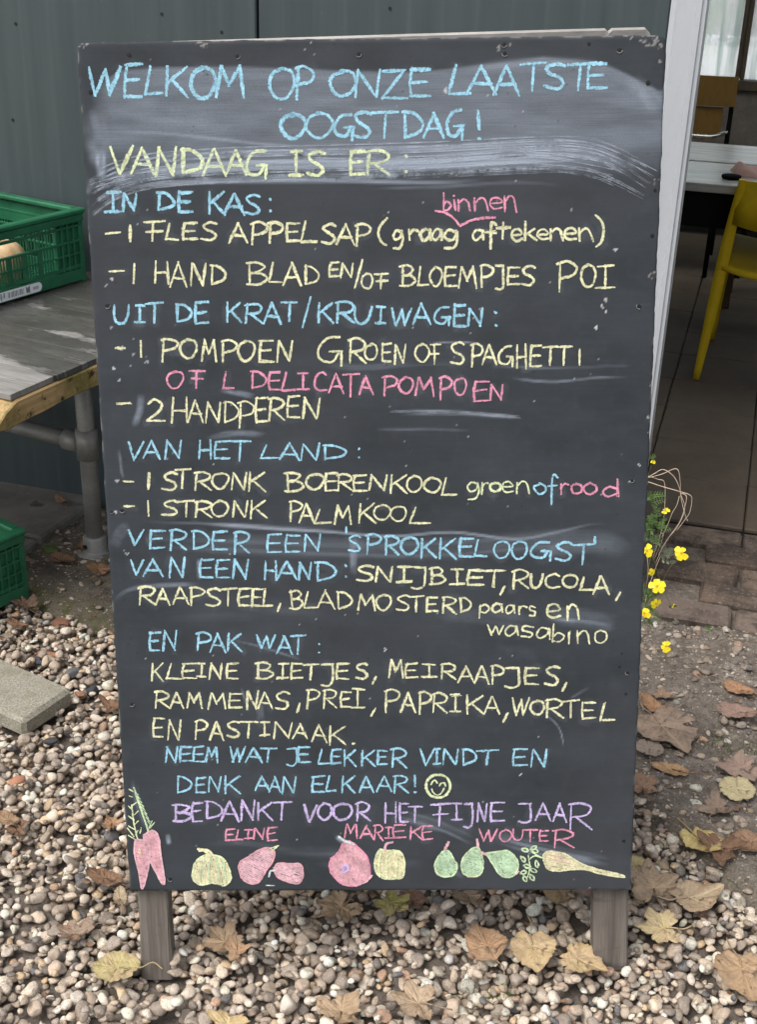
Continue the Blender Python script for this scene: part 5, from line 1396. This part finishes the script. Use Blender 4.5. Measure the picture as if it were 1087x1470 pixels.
for a in [
 (168, 1392, 64, D(100), 'round', (.42, .36, .12), (.38, .26, .14), 'yellow-green rounded leaf leaning on the foot of the left leg', .1),
 (322, 1352, 62, D(60), 'maple', TAN, TAN2, 'ragged tan leaf on the gravel right of the left leg', .35),
 (340, 1378, 34, D(200), 'scrap', ORA, TAN2, 'small torn orange-tan leaf scrap below the ragged one right of the left leg', .5),
 (490, 1298, 74, D(150), 'maple', TAN, TAN2, 'broad tan maple leaf poking out from under the board, left of centre', .2),
 (560, 1306, 56, D(250), 'maple', GRN, YEL2, 'olive-green and yellow leaf under the bottom edge of the board', .3),
 (592, 1300, 40, D(30), 'lime', BRN, PNK2, 'dark reddish leaf behind the olive-green one under the board', .3),
 (672, 1296, 42, D(280), 'scrap', TAN, GRY2, 'flat brown leaf half hidden under the board, between olive leaf and right leg', .2),
 (697, 1376, 62, D(40), 'round', ORA, TAN2, 'curled orange-brown round leaf with a dark split in its middle', .45),
 (762, 1385, 66, D(200), 'lime', TAN, YEL2, 'tan heart-shaped leaf between the split brown leaf and the right leg', .2),
 (800, 1292, 48, D(190), 'lime', (.42, .30, .10), TAN2, 'yellow-brown leaf with a stalk hanging below the board', .2),
 (842, 1298, 40, D(140), 'lime', PNK, PNK2, 'pinkish brown leaf against the right leg', .3),
 (826, 1406, 62, D(250), 'lime', TAN, YEL2, 'tan leaf with a dark hole in front of the right leg', .25),
 (950, 1362, 70, D(110), 'maple', YEL, TAN, 'pale yellow jagged leaf right of the right leg', .15),
 (935, 1300, 84, D(20), 'maple', TAN, GRY2, 'large crumpled brown leaf just right of the board bottom corner', .3),
 (985, 1316, 70, D(300), 'lime', PAL_, TAN2, 'tan leaf with a brown spot lying over the crumpled brown leaf', .25),
 (1060, 1422, 84, D(195), 'lime', (.40, .25, .12), TAN2, 'big brown leaf with torn holes in the lower right corner', .2),
 (1000, 1226, 60, D(220), 'lime', (.62, .47, .13), YEL2, 'bright yellow curled leaf with a pebble lying on it', .3),
 (1030, 1243, 60, D(100), 'scrap', BRN, BRN2, 'dark brown crumpled leaf right of the bright yellow leaf', .4),
 (1075, 1230, 44, D(100), 'lime', (.32, .19, .10), BRN, 'light brown leaf cut by the right edge of the picture, above the gravel', .3),
 (912, 1262, 34, D(60), 'round', YEL, YEL2, 'small pale yellow leaf touching the right side of the board', .1),
 (1056, 1148, 54, D(185), 'round', (.56, .46, .24), (.46, .37, .18), 'round pale yellow leaf lying flat on the dark soil', .06),
 (1060, 1120, 56, D(60), 'scrap', PNK, GRY, 'torn pinkish leaf underneath the round pale yellow leaf', .3),
 (1026, 1178, 44, D(0), 'scrap', (.32, .21, .14), GRY2, 'crinkled brown leaf below left of the round pale yellow leaf', .45),
 (960, 1118, 50, D(80), 'oval', (.50, .29, .11), ORA2, 'pointed orange-tan leaf lying sideways beside the grey-brown disc leaf', .2),
 (930, 1090, 44, D(10), 'round', (.30, .235, .18), GRY, 'round grey-brown leaf touching the right edge of the board', .1),
 (948, 1055, 96, D(215), 'lime', (.38, .26, .17), GRY2, 'big dull brown leaf with a long midrib right of the board', .2),
 (940, 1022, 50, D(60), 'oval', (.40, .20, .08), ORA2, 'curved orange-brown leaf on top of the big dull brown leaf', .5),
 (920, 1150, 50, D(20), 'maple', (.32, .19, .11), BRN, 'brown lobed leaf half behind the right edge of the board', .35),
 (1062, 992, 46, D(70), 'oval', (.42, .20, .08), ORA2, 'shiny orange-brown oval leaf alone on the soil at the right', .3),
 (1058, 1030, 54, D(80), 'oval', (.34, .21, .15), PNK2, 'long pinkish brown leaf below the orange-brown oval leaf', .3),
 (952, 995, 30, D(100), 'scrap', (.36, .22, .13), GRY2, 'small brown leaf scrap on the soil above the big dull brown leaf', .3),
 (600, 1462, 74, D(100), 'maple', (.44, .32, .20), TAN2, 'pale brown leaf cut by the bottom edge of the picture, right of centre', .25),
 (490, 1462, 62, D(10), 'scrap', TAN, TAN2, 'tan leaf scrap cut by the bottom edge of the picture, left of centre', .3),
 (325, 1468, 54, D(10), 'scrap', YEL, ORA, 'small yellow-orange leaf at the bottom edge left of centre', .3),
 (150, 1268, 56, D(80), 'oval', BRN, BRN2, 'dark brown curled leaf lying left of the left leg', .3),
 (172, 1295, 34, D(30), 'oval', (.42, .33, .20), TAN2, 'pale dry leaf strip beside the dark brown curled leaf', .5),
 (105, 1340, 50, D(130), 'scrap', GRY, BRN, 'crumbled grey-brown leaf on the gravel left of the yellow-green leaf', .5),
 (160, 1180, 30, D(20), 'scrap', ORA, BRN, 'orange-brown leaf piece against the left side of the board, low down', .3),
 (160, 1010, 34, D(60), 'scrap', BRN, BRN2, 'small dark brown leaf by the left side of the board, level with the paver', .5),
 (12, 1180, 40, D(70), 'oval', (.30, .19, .09), BRN, 'brown leaf at the left edge of the gravel below the paver', .3),
 (24, 1192, 30, D(40), 'scrap', BRN, BRN2, 'dark leaf scrap at the left edge with a twig beside it', .4),
 (25, 895, 34, D(80), 'oval', BRN, BRN2, 'brown leaf on the gravel in front of the lower crate', .4),
 (34, 872, 36, D(60), 'scrap', (.16, .10, .06), BRN2, 'dark crumpled leaf tucked under the corner of the lower crate', .5),
 (140, 818, 36, D(20), 'round', (.38, .20, .08), ORA2, 'orange-brown leaf in front of the table foot flange', .25),
 (90, 803, 44, D(75), 'oval', BRN, BRN2, 'dark brown leaf on the soil left of the orange-brown one', .35),
 (114, 787, 26, D(20), 'scrap', (.30, .16, .08), BRN2, 'small rusty leaf touching the left side of the foot flange', .5),
]:
    leaf(*a[:8], curl=a[8], stem=a[0] != 826)
leaf(88, 722, 26, D(60), 'oval', (.42, .24, .13), BRN, 'curled light brown leaf on the far corner of the paving slab', curl=.6, z0=.034)
leaf(50, 725, 14, D(60), 'scrap', (.10, .08, .06), BRN2, 'tiny dark leaf flat on the paving slab by the wall', curl=.1, z0=.0315, stem=False)
leaf(150, 690, 30, D(0), 'lime', ORA, BRN, 'orange leaf standing up between the table leg and the board', curl=.4, z0=.02, tilt=(1.2, .3))
# small crumbs of leaves in the gravel
vv = []; ff = []
for k in range(420):
    x, y = rng.uniform(-1.5, .4), rng.uniform(1.1, 2.5)
    if not in_view(x, y, .05): continue
    z = hget(x, y) + .002; s = rng.uniform(.003, .009); a = rng.uniform(0, 6.28); i = len(vv)
    n = 5
    for q in range(n): aa = a + q * 6.28 / n; r_ = s * rng.uniform(.5, 1.2); vv.append((x + r_ * math.cos(aa), y + .6 * r_ * math.sin(aa), z + rng.uniform(-.001, .002)))
    ff.append(tuple(range(i, i + n)))
tag(MB().add(vv, ff).build('leaf_litter', mottled('leaf_crumbs', (.20, .12, .07), 30, .5, .8), None), 'brown crumbs of broken leaves scattered over gravel and soil', 'leaf litter', kind='stuff')
TW = mottled('twig_bark', (.22, .16, .11), 60, .3, .8)
def twig(p0, p1, r, label):
    a, b = G(*p0, .01), G(*p1, .01); za, zb = hget(a[0], a[1]) + .004, hget(b[0], b[1]) + .004
    m = (a + b) / 2; n_ = thing('twig', label, 'twig', (a[0], a[1], za))
    pts = catmull([(0, 0, 0), (m[0] - a[0] + .004, m[1] - a[1] + .003, (zb - za) / 2 + .006), (b[0] - a[0], b[1] - a[1], zb - za)], 4)
    MB().tube(pts, np.linspace(r, r * .5, len(pts)), 6).build('stick', TW, n_, True)
twig((2, 1188), (42, 1172), .0014, 'thin twig lying on the gravel at the left edge')
twig((875, 1388), (906, 1408), .0013, 'leaf stalk like twig in front of the right leg')
twig((70, 1018), (105, 1010), .0016, 'dark twig leaning on the edge of the concrete paver')
twig((850, 1390), (905, 1382), .001, 'fine pale twig across the foot of the right leg')
# moss and short grass
vv = []; ff = []
for (px, py, n, rx, ry) in [(1045, 1085, 160, 34, 16), (1000, 880, 60, 20, 14), (180, 905, 10, 10, 10), (700, 1450, 70, 30, 10), (140, 885, 40, 20, 8), (960, 880, 30, 14, 10)]:
    for k in range(n):
        p = G(px + rng.normal() * rx, py + rng.normal() * ry, .0); 
        if not (HX0 < p[0] < 1.5): continue
        z = hget(p[0], p[1]); h = rng.uniform(.004, .014); a = rng.uniform(0, 6.28); w = .0009; dx, dy = rng.normal() * .006, rng.normal() * .006; i = len(vv)
        vv += [(p[0] - w * math.cos(a), p[1] - w * math.sin(a), z), (p[0] + w * math.cos(a), p[1] + w * math.sin(a), z), (p[0] + dx, p[1] + dy, z + h)]; ff.append((i, i + 1, i + 2))
tag(MB().add(vv, ff).build('moss_tufts', mottled('moss_green', (.10, .13, .03), 60, .4, .8)), 'tiny green moss and grass tufts in the soil right of the board', 'moss', kind='stuff')

# ================================================================ FLOWERING PLANT BEHIND THE BOARD
pb = G(925, 905, 0)
plant = thing('flowering_plant', 'straggly plant with yellow daisy-like flowers and dry looping stems beside the doorway', 'plant', (pb[0], pb[1], 0))
PB = V(pb[0], pb[1], 0)
DRY = mottled('dry_stem_straw', (.55, .44, .33), 60, .25, .7)
GST = mottled('green_stem', (.13, .14, .05), 60, .25, .7)
PETAL = mottled('yellow_petal', (.88, .70, .012), 200, .12, .5, .1); PETC = mottled('flower_centre', (.62, .34, .02), 500, .4, .8)
FOL = mottled('feathery_leaf', (.11, .19, .055), 90, .35, .7)
def WP(px, py, d=None):           # a point of the plant: at distance d, near the wall line
    d = 2.62 if d is None else d
    return WY(px, py, d) - PB
def stemc(pts, r, mat, name):
    q = [WP(*p) for p in pts]; q = catmull(q, 5); MB().tube(q, np.linspace(r * .85, r * .5, len(q)), 5).build(name, mat, plant, True)
for pts in [
  [(938, 800, 2.6), (948, 770, 2.6), (954, 740, 2.6), (955, 695, 2.6), (945, 688, 2.6), (926, 682, 2.6)],
  [(926, 688, 2.58), (940, 680, 2.58), (953, 674, 2.58), (968, 684, 2.58), (976, 700, 2.58), (978, 710, 2.58), (984, 730, 2.58), (974, 755, 2.58), (958, 775, 2.58), (946, 796, 2.58)],
  [(926, 687, 2.64), (950, 681, 2.64), (972, 673, 2.64), (977, 690, 2.64), (978, 712, 2.64), (984, 738, 2.62), (988, 748, 2.6)],
  [(926, 690, 2.55), (950, 698, 2.55), (978, 706, 2.55), (990, 710, 2.55), (994, 716, 2.55), (991, 735, 2.55), (984, 746, 2.55), (972, 762, 2.55)],
  [(978, 708, 2.61), (986, 712, 2.6), (984, 728, 2.6), (976, 750, 2.6), (962, 770, 2.6), (950, 790, 2.6), (942, 808, 2.6)],
  [(950, 765, 2.6), (953, 768, 2.6), (948, 784, 2.6), (940, 802, 2.6)],
  [(976, 712, 2.66), (972, 726, 2.66), (966, 736, 2.66), (958, 756, 2.66), (950, 772, 2.66)],
  [(922, 800, 2.52), (923, 820, 2.52), (922, 860, 2.54)], [(930, 800, 2.52), (931, 825, 2.52), (925, 858, 2.54)], [(948, 800, 2.6), (940, 820, 2.6), (930, 850, 2.58), (924, 880, 2.56)],
]: stemc(pts, .0013, DRY, 'dry_stem')
for pts in [[(938, 800, 2.55), (946, 825, 2.55), (955, 850, 2.55), (963, 868, 2.55)], [(926, 870, 2.5), (936, 850, 2.5), (944, 842, 2.5)], [(955, 745, 2.6), (940, 780, 2.6), (928, 830, 2.56)], [(920, 905, 2.5), (934, 868, 2.5), (940, 850, 2.5)],
            [(958, 935, 2.42), (956, 950, 2.42)], [(922, 780, 2.6), (928, 700, 2.62), (936, 668, 2.62)], [(980, 800, 2.56), (962, 815, 2.56), (945, 850, 2.55)]]:
    stemc(pts, .0010, GST, 'green_stem')
def flower(px, py, d, size_px, nrm, npet=5, seed=0, openness=1.0):
    p = WY(px, py, d); dist = (p - V(0, 0, CAM_H)) @ fwd; r = size_px * .88 * dist / F_PX / 2
    n = V(*nrm); n /= np.linalg.norm(n); a = np.cross(n, V(0, 0, 1)); a /= np.linalg.norm(a); b = np.cross(n, a); rs = random.Random(seed)
    c = p - PB; vv = []; ff = []; ph = rs.uniform(0, 6)
    for k in range(npet):
        an = ph + k * 2 * math.pi / npet + rs.gauss(0, .18); L = r * rs.uniform(.78, 1.15); i0 = len(vv)
        rows = [(.16, .14), (.4, .32), (.65, .42), (.88, .38), (1.0, .24)]
        for (f, w) in rows:
            for s_ in (-1, 0, 1):
                q = c + (a * math.cos(an) + b * math.sin(an)) * L * f + (-a * math.sin(an) + b * math.cos(an)) * L * w * s_ + n * (r * (.10 * (1 - f) + (.25 * (1 - openness)) * f - .12 * f * f + .05 * abs(s_)) + rs.gauss(0, r * .015))
                vv.append(q)
        for j in range(4):
            for s_ in (0, 1): ff.append((i0 + j * 3 + s_, i0 + j * 3 + s_ + 1, i0 + j * 3 + 4 + s_, i0 + j * 3 + 3 + s_))
    fl = MB().add(vv, ff).build('flower', PETAL, plant, True)
    M = np.stack([a, b, n], 1)
    MB().lathe([(r * .24, 0), (r * .25, r * .06), (r * .16, r * .13), (r * .03, r * .15)], (0, 0, 0), 9, lambda q: c + M @ q).build('flower_centre', PETC, fl, True)
for f in [(956, 734, 2.6, 15, (-.2, -.5, 1), 5, 1, .5), (929, 790, 2.5, 22, (.1, -1, .6), 5, 2), (979, 794, 2.56, 25, (.2, -.9, .7), 5, 3), (936, 822, 2.5, 13, (.6, -.9, .2), 5, 4, .6),
          (944, 842, 2.5, 25, (.0, -.8, .8), 5, 5), (942, 866, 2.48, 17, (.7, -1, .2), 5, 6, .6), (926, 880, 2.46, 19, (-.2, -1, .5), 6, 7), (957, 928, 2.40, 20, (.1, -.8, .7), 5, 8), (938, 663, 2.62, 8, (0, -1, .5), 5, 9, .2), (968, 870, 2.54, 7, (0, -1, .5), 5, 10, .2)]:
    flower(*f[:5], npet=f[5], seed=f[6], openness=f[7] if len(f) > 7 else 1.0)
# feathery leaves: one part per spray
def spray(px, py, d, s_px, n, seed, mat=FOL):
    rs = np.random.default_rng(seed); vv = []; ff = []
    c = WP(px, py, d); s = s_px * 2.7 / F_PX
    for k in range(n):
        a = rs.normal(size=3); a[2] = abs(a[2]) * .7 + .2; a[1] = -abs(a[1]) * .6; a /= np.linalg.norm(a); L = s * rs.uniform(.5, 1.1); base = c + rs.normal(size=3) * s * .16
        side_ = np.cross(a, V(0, -1, .2)); side_ /= np.linalg.norm(side_)
        def blade(p, q, w):
            i = len(vv); dd = q - p; m = (p + q) / 2; sd_ = np.cross(dd, V(0, -1, .3)); sd_ = sd_ / (np.linalg.norm(sd_) + 1e-9) * w
            vv.extend([p, m + sd_, q, m - sd_]); ff.append((i, i + 1, i + 2, i + 3))
        blade(base, base + a * L, .0012)
        for j in range(2, 6):
            f = j / 6; pp = base + a * L * f
            for sg in (-1, 1): blade(pp, pp + (a * .6 + side_ * sg) * L * .30 * (1.15 - f * .6), .0010)
    MB().add(vv, ff).build('feathery_leaf', mat, plant)
FOLD = mottled('grey_feathery_leaf', (.20, .23, .15), 90, .35, .7)
for k, a in enumerate([(932, 665, 2.62, 16, 5), (930, 718, 2.6, 26, 10), (928, 758, 2.6, 30, 12), (938, 752, 2.58, 30, 10), (944, 758, 2.58, 26, 8), (927, 775, 2.58, 30, 12), (950, 792, 2.6, 26, 9, FOLD), (955, 800, 2.6, 22, 7, FOLD), (930, 862, 2.5, 26, 10), (934, 880, 2.5, 20, 8), (924, 850, 2.52, 18, 6), (968, 872, 2.54, 9, 4), (948, 735, 2.6, 14, 4), (930, 895, 2.48, 16, 6), (1018, 905, 2.44, 12, 4)]):
    spray(*a[:5], seed=100 + k, mat=a[5] if len(a) > 5 else FOL)

# ================================================================ INSIDE THE SHED
YELC = mottled('yellow_chair_plastic', (.64, .45, .016), 9, .14, .62, .05, spec=.2)
MUST = mottled('mustard_plywood', (.19, .108, .022), 14, .2, .5, .05, stretch=(6, 6, 1))
CHROME = mottled('chromed_tube', (.65, .65, .62), 12, .1, .22, 0, metal=.9)
def curved_panel(x0, x1, z0, z1, y, bow, th, dip=0, n=10, dipb=0):
    vv = []; ff = []
    for k in range(n + 1):
        f = k / n; x = x0 + (x1 - x0) * f; e = 4 * f * (1 - f); yy = y + bow * e
        for (dy, z) in ((0, z0 + dipb * e), (th, z0 + dipb * e), (th, z1 - dip * e), (0, z1 - dip * e)): vv.append((x, yy + dy, z))
    for k in range(n):
        for q in range(4): ff.append((k * 4 + q, k * 4 + (q + 1) % 4, k * 4 + 4 + (q + 1) % 4, k * 4 + 4 + q)[::-1])
    ff += [(0, 1, 2, 3), (n * 4 + 3, n * 4 + 2, n * 4 + 1, n * 4)]
    return vv, ff
fx = -.125
def yellow_chair(loc, rz, label):
    ch = thing('stacking_chair', label, 'chair', loc, rz)
    # origin at the rear left foot, chair faces +y, width .47 at the feet
    W_ = .47
    for s_ in (0, 1):
        X = lambda x: x if s_ == 0 else W_ - x
        top = .715
        pts = [(X(.0), .0, 0), (X(.016), .010, .20), (X(.032), .014, .42), (X(.046), -.004, .58), (X(.058), -.03, top)]
        mb = MB(); q = catmull(pts, 4); n = len(q); vv = []; ff = []
        for k, p in enumerate(q):
            f = k / (n - 1); w = .016 + .012 * math.sin(f * math.pi); d = .017
            for a, b in ((-w, -d), (w, -d * .7), (w, d * .7), (-w, d)): vv.append((p[0] + a * .72, p[1] + b, p[2]))
        for k in range(n - 1):
            for j in range(4): ff.append((k * 4 + j, k * 4 + (j + 1) % 4, k * 4 + 4 + (j + 1) % 4, k * 4 + 4 + j))
        ff += [(3, 2, 1, 0), tuple((n - 1) * 4 + j for j in range(4))]
        mb.add(vv, ff).build('leg', YELC, ch, True)
        pts = [(X(.022), .50, 0), (X(.030), .46, .22), (X(.040), .43, .40)]
        MB().tube(catmull(pts, 3), [.014, .015, .016, .017, .018, .019, .02], 6).build('leg', YELC, ch, True)
    vv, ff = curved_panel(.046, W_ - .046, .565, .712, -.025, -.03, .012, 0, dipb=-.02)
    MB().add(vv, ff).build('backrest', YELC, ch, True)
    vv = []; ff = []; n = 12
    for i in range(n + 1):
        for j in range(n + 1):
            a, b = i / n, j / n; x = .030 + (W_ - .06) * a; y = .0 + .46 * b - .035 * 4 * a * (1 - a) * (1 - b)
            vv.append((x, y, .435 - .022 * 4 * a * (1 - a) - .02 * (1 - b) ** 2))
    m = len(vv); vv += [(p[0], p[1], p[2] - .014) for p in vv]
    for i in range(n):
        for j in range(n):
            k = i * (n + 1) + j; ff.append((k, k + n + 1, k + n + 2, k + 1)); ff.append((m + k, m + k + 1, m + k + n + 2, m + k + n + 1))
    for i in range(n):
        for (a, b) in ((i * (n + 1), (i + 1) * (n + 1)), ((i + 1) * (n + 1) + n, i * (n + 1) + n), (i + 1, i), (n * (n + 1) + i, n * (n + 1) + i + 1)): ff.append((a, b, m + b, m + a)[::-1])
    MB().add(vv, ff).build('seat', YELC, ch, True)
    return ch
p = G(1000, 543, .004)
yellow_chair((p[0] + .0, p[1], .004), .0, 'bright yellow plastic chair with its back to the doorway, near end of the wooden table')
# plank table inside
def plank_mat():
    t = NT('pale_plank'); v = t.coord(); oi = t.n('ShaderNodeObjectInfo')
    g1 = t.noise(t.coord((3, 34, 20)), 1, 6, .7, .4); g2 = t.noise(t.coord((12, 160, 20)), 1, 4, .6)
    c = t.mix(t.rng(g1, .35, .65), (.22, .21, .195), (.54, .53, .50)); c = t.mix(t.math('MULTIPLY', t.rng(g2, .5, .7), .4), c, (.40, .36, .32))
    c = t.mix(t.math('MULTIPLY', oi.outputs['Random'], .15), c, (.3, .27, .24)); t.p.inputs['Coat Weight'].default_value = .8; t.p.inputs['Coat Roughness'].default_value = .22; return t.fin(c, .4, .5)
PLK = plank_mat()
TT = .682
ty0 = G(985, 261, TT)[1]; ty1 = G(1000, 204, TT)[1]; tym = G(1000, 231, TT)[1]
it = thing('plank_table', 'long table of pale planks on a dark frame inside the shed', 'table', (.3, ty0, 0))
MB().box((-1.3, 0, TT - .03), (1.2, tym - ty0 - .006, TT), .003).build('plank', PLK, it)
MB().box((-1.3, tym - ty0 + .016, TT - .03), (1.2, ty1 - ty0, TT + .001), .003).build('plank', PLK, it)
BLK = mottled('black_steel', (.008, .008, .008), 20, .3, .9, spec=.08)
MB().box((-1.25, .05, TT - .16), (1.15, .08, TT - .033), .002).box((-1.25, .4, TT - .16), (1.15, .43, TT - .033), .002).build('apron', BLK, it)
for x in (-1.22, 1.08):
    for y in (.085, ty1 - ty0 - .12): MB().box((x, y, 0.004), (x + .05, y + .05, TT - .033), .003).build('leg', BLK, it)
bn = thing('low_bench', 'low dark wooden bench standing under the far side of the plank table', 'bench', (.2, 5.9, 0))
MB().box((-1.2, 0, .30), (-.02, .22, .33), .003).build('seat', mottled('dark_bench_wood', (.075, .055, .042), 20, .3, .6, stretch=(1, 8, 8)), bn)
for x in (-1.1, -.28): MB().box((x, .02, .004), (x + .04, .2, .297), .002).build('leg', BLK, bn)
# chair beyond the table: mustard plywood shells on chromed tube
fc = WY(1003, 110, 6.3); fc2 = WY(1062, 110, 6.3)
fch = thing('tube_frame_chair', 'mustard brown chair with chromed tube frame on the far side of the plank table', 'chair', (fc2[0] - .44, 6.3, 0))
wq = .44
def zrow(py): return WY(1030, py, 6.3)[2]
vv, ff = curved_panel(.0, wq, zrow(152), zrow(109), 0, -.02, .014); MB().add(vv, ff).build('backrest', MUST, fch)
vv, ff = curved_panel(.03, wq - .05, zrow(193), zrow(153.5), .004, -.015, .012); MB().add(vv, ff).build('lower_backrest', MUST, fch)
MB().box((.01, -.45, .43), (wq - .01, -.02, .447), .004).build('seat', MUST, fch)
for x in (.0, wq - .015):
    MB().tube(catmull([(x, .03, .004), (x, .02, .45), (x, .018, zrow(120))], 5), .011, 10).build('rear_leg', BLK, fch, True)
    MB().tube([(x, -.42, .004), (x, -.40, .43)], .011, 10).build('front_leg', BLK, fch, True)
MB().tube(catmull([(-.02, -.06, zrow(194)), (wq * .7, -.06, zrow(194.5)), (wq - .07, -.05, zrow(193)), (wq - .02, .0, zrow(189))], 4), .010, 10).build('crossbar', CHROME, fch, True)
# pink cloth bundle on the table
PINKM = mottled('dusty_pink_cloth', (.46, .27, .23), 22, .14, .8, .3)
pp = G(1072, 250, TT)
pk = thing('pink_cloth', 'folded dusty pink cloth on the plank table', 'cloth', (pp[0], pp[1], TT))
vv = []; ff = []; n = 14
for i in range(n + 1):
    for j in range(n + 1):
        a, b = i / n, j / n; x = -.05 + .30 * a + .01 * math.sin(b * 6); y = -.07 + .17 * b
        z = .012 + .030 * (1 - sm(a, 0, .35)) * math.sin(b * 3.1) + .006 * math.sin(a * 11 + b * 4)
        if i in (0, n) or j in (0, n): z = .001
        vv.append((x, y, z))
for i in range(n):
    for j in range(n): k = i * (n + 1) + j; ff.append((k, k + n + 1, k + n + 2, k + 1))
MB().add(vv, ff).build('cloth_fold', PINKM, pk, True)
bb = G(1050, 258, TT)
ob = MB().lathe([(.03, 0), (.034, .004), (.034, .012), (.02, .015)], (0, 0, 0), 14).build('dish_stand_in', BLK, None, True); ob.location = (bb[0], bb[1] + .02, TT)  # stands in for a dark shape that is not identified
tag(ob, 'small black dish standing in for an unclear dark shape on the plank table beside the pink cloth', 'dish')
# dark broom-thin furniture leg standing behind the yellow chair
p = G(1035, 443, .0)
bx_ = thing('wooden_stool', 'dark wooden stool under the plank table behind the yellow chair', 'stool', (p[0], p[1], 0))
WD = mottled('dark_stool_wood', (.11, .06, .025), 20, .3, .6)
MB().box((-.02, -.02, .40), (.32, .30, .43), .004).build('seat', WD, bx_)
for x in (0, .27):
    for y in (0, .25): MB().box((x, y, .004), (x + .033, y + .033, .397), .003).build('leg', WD, bx_)
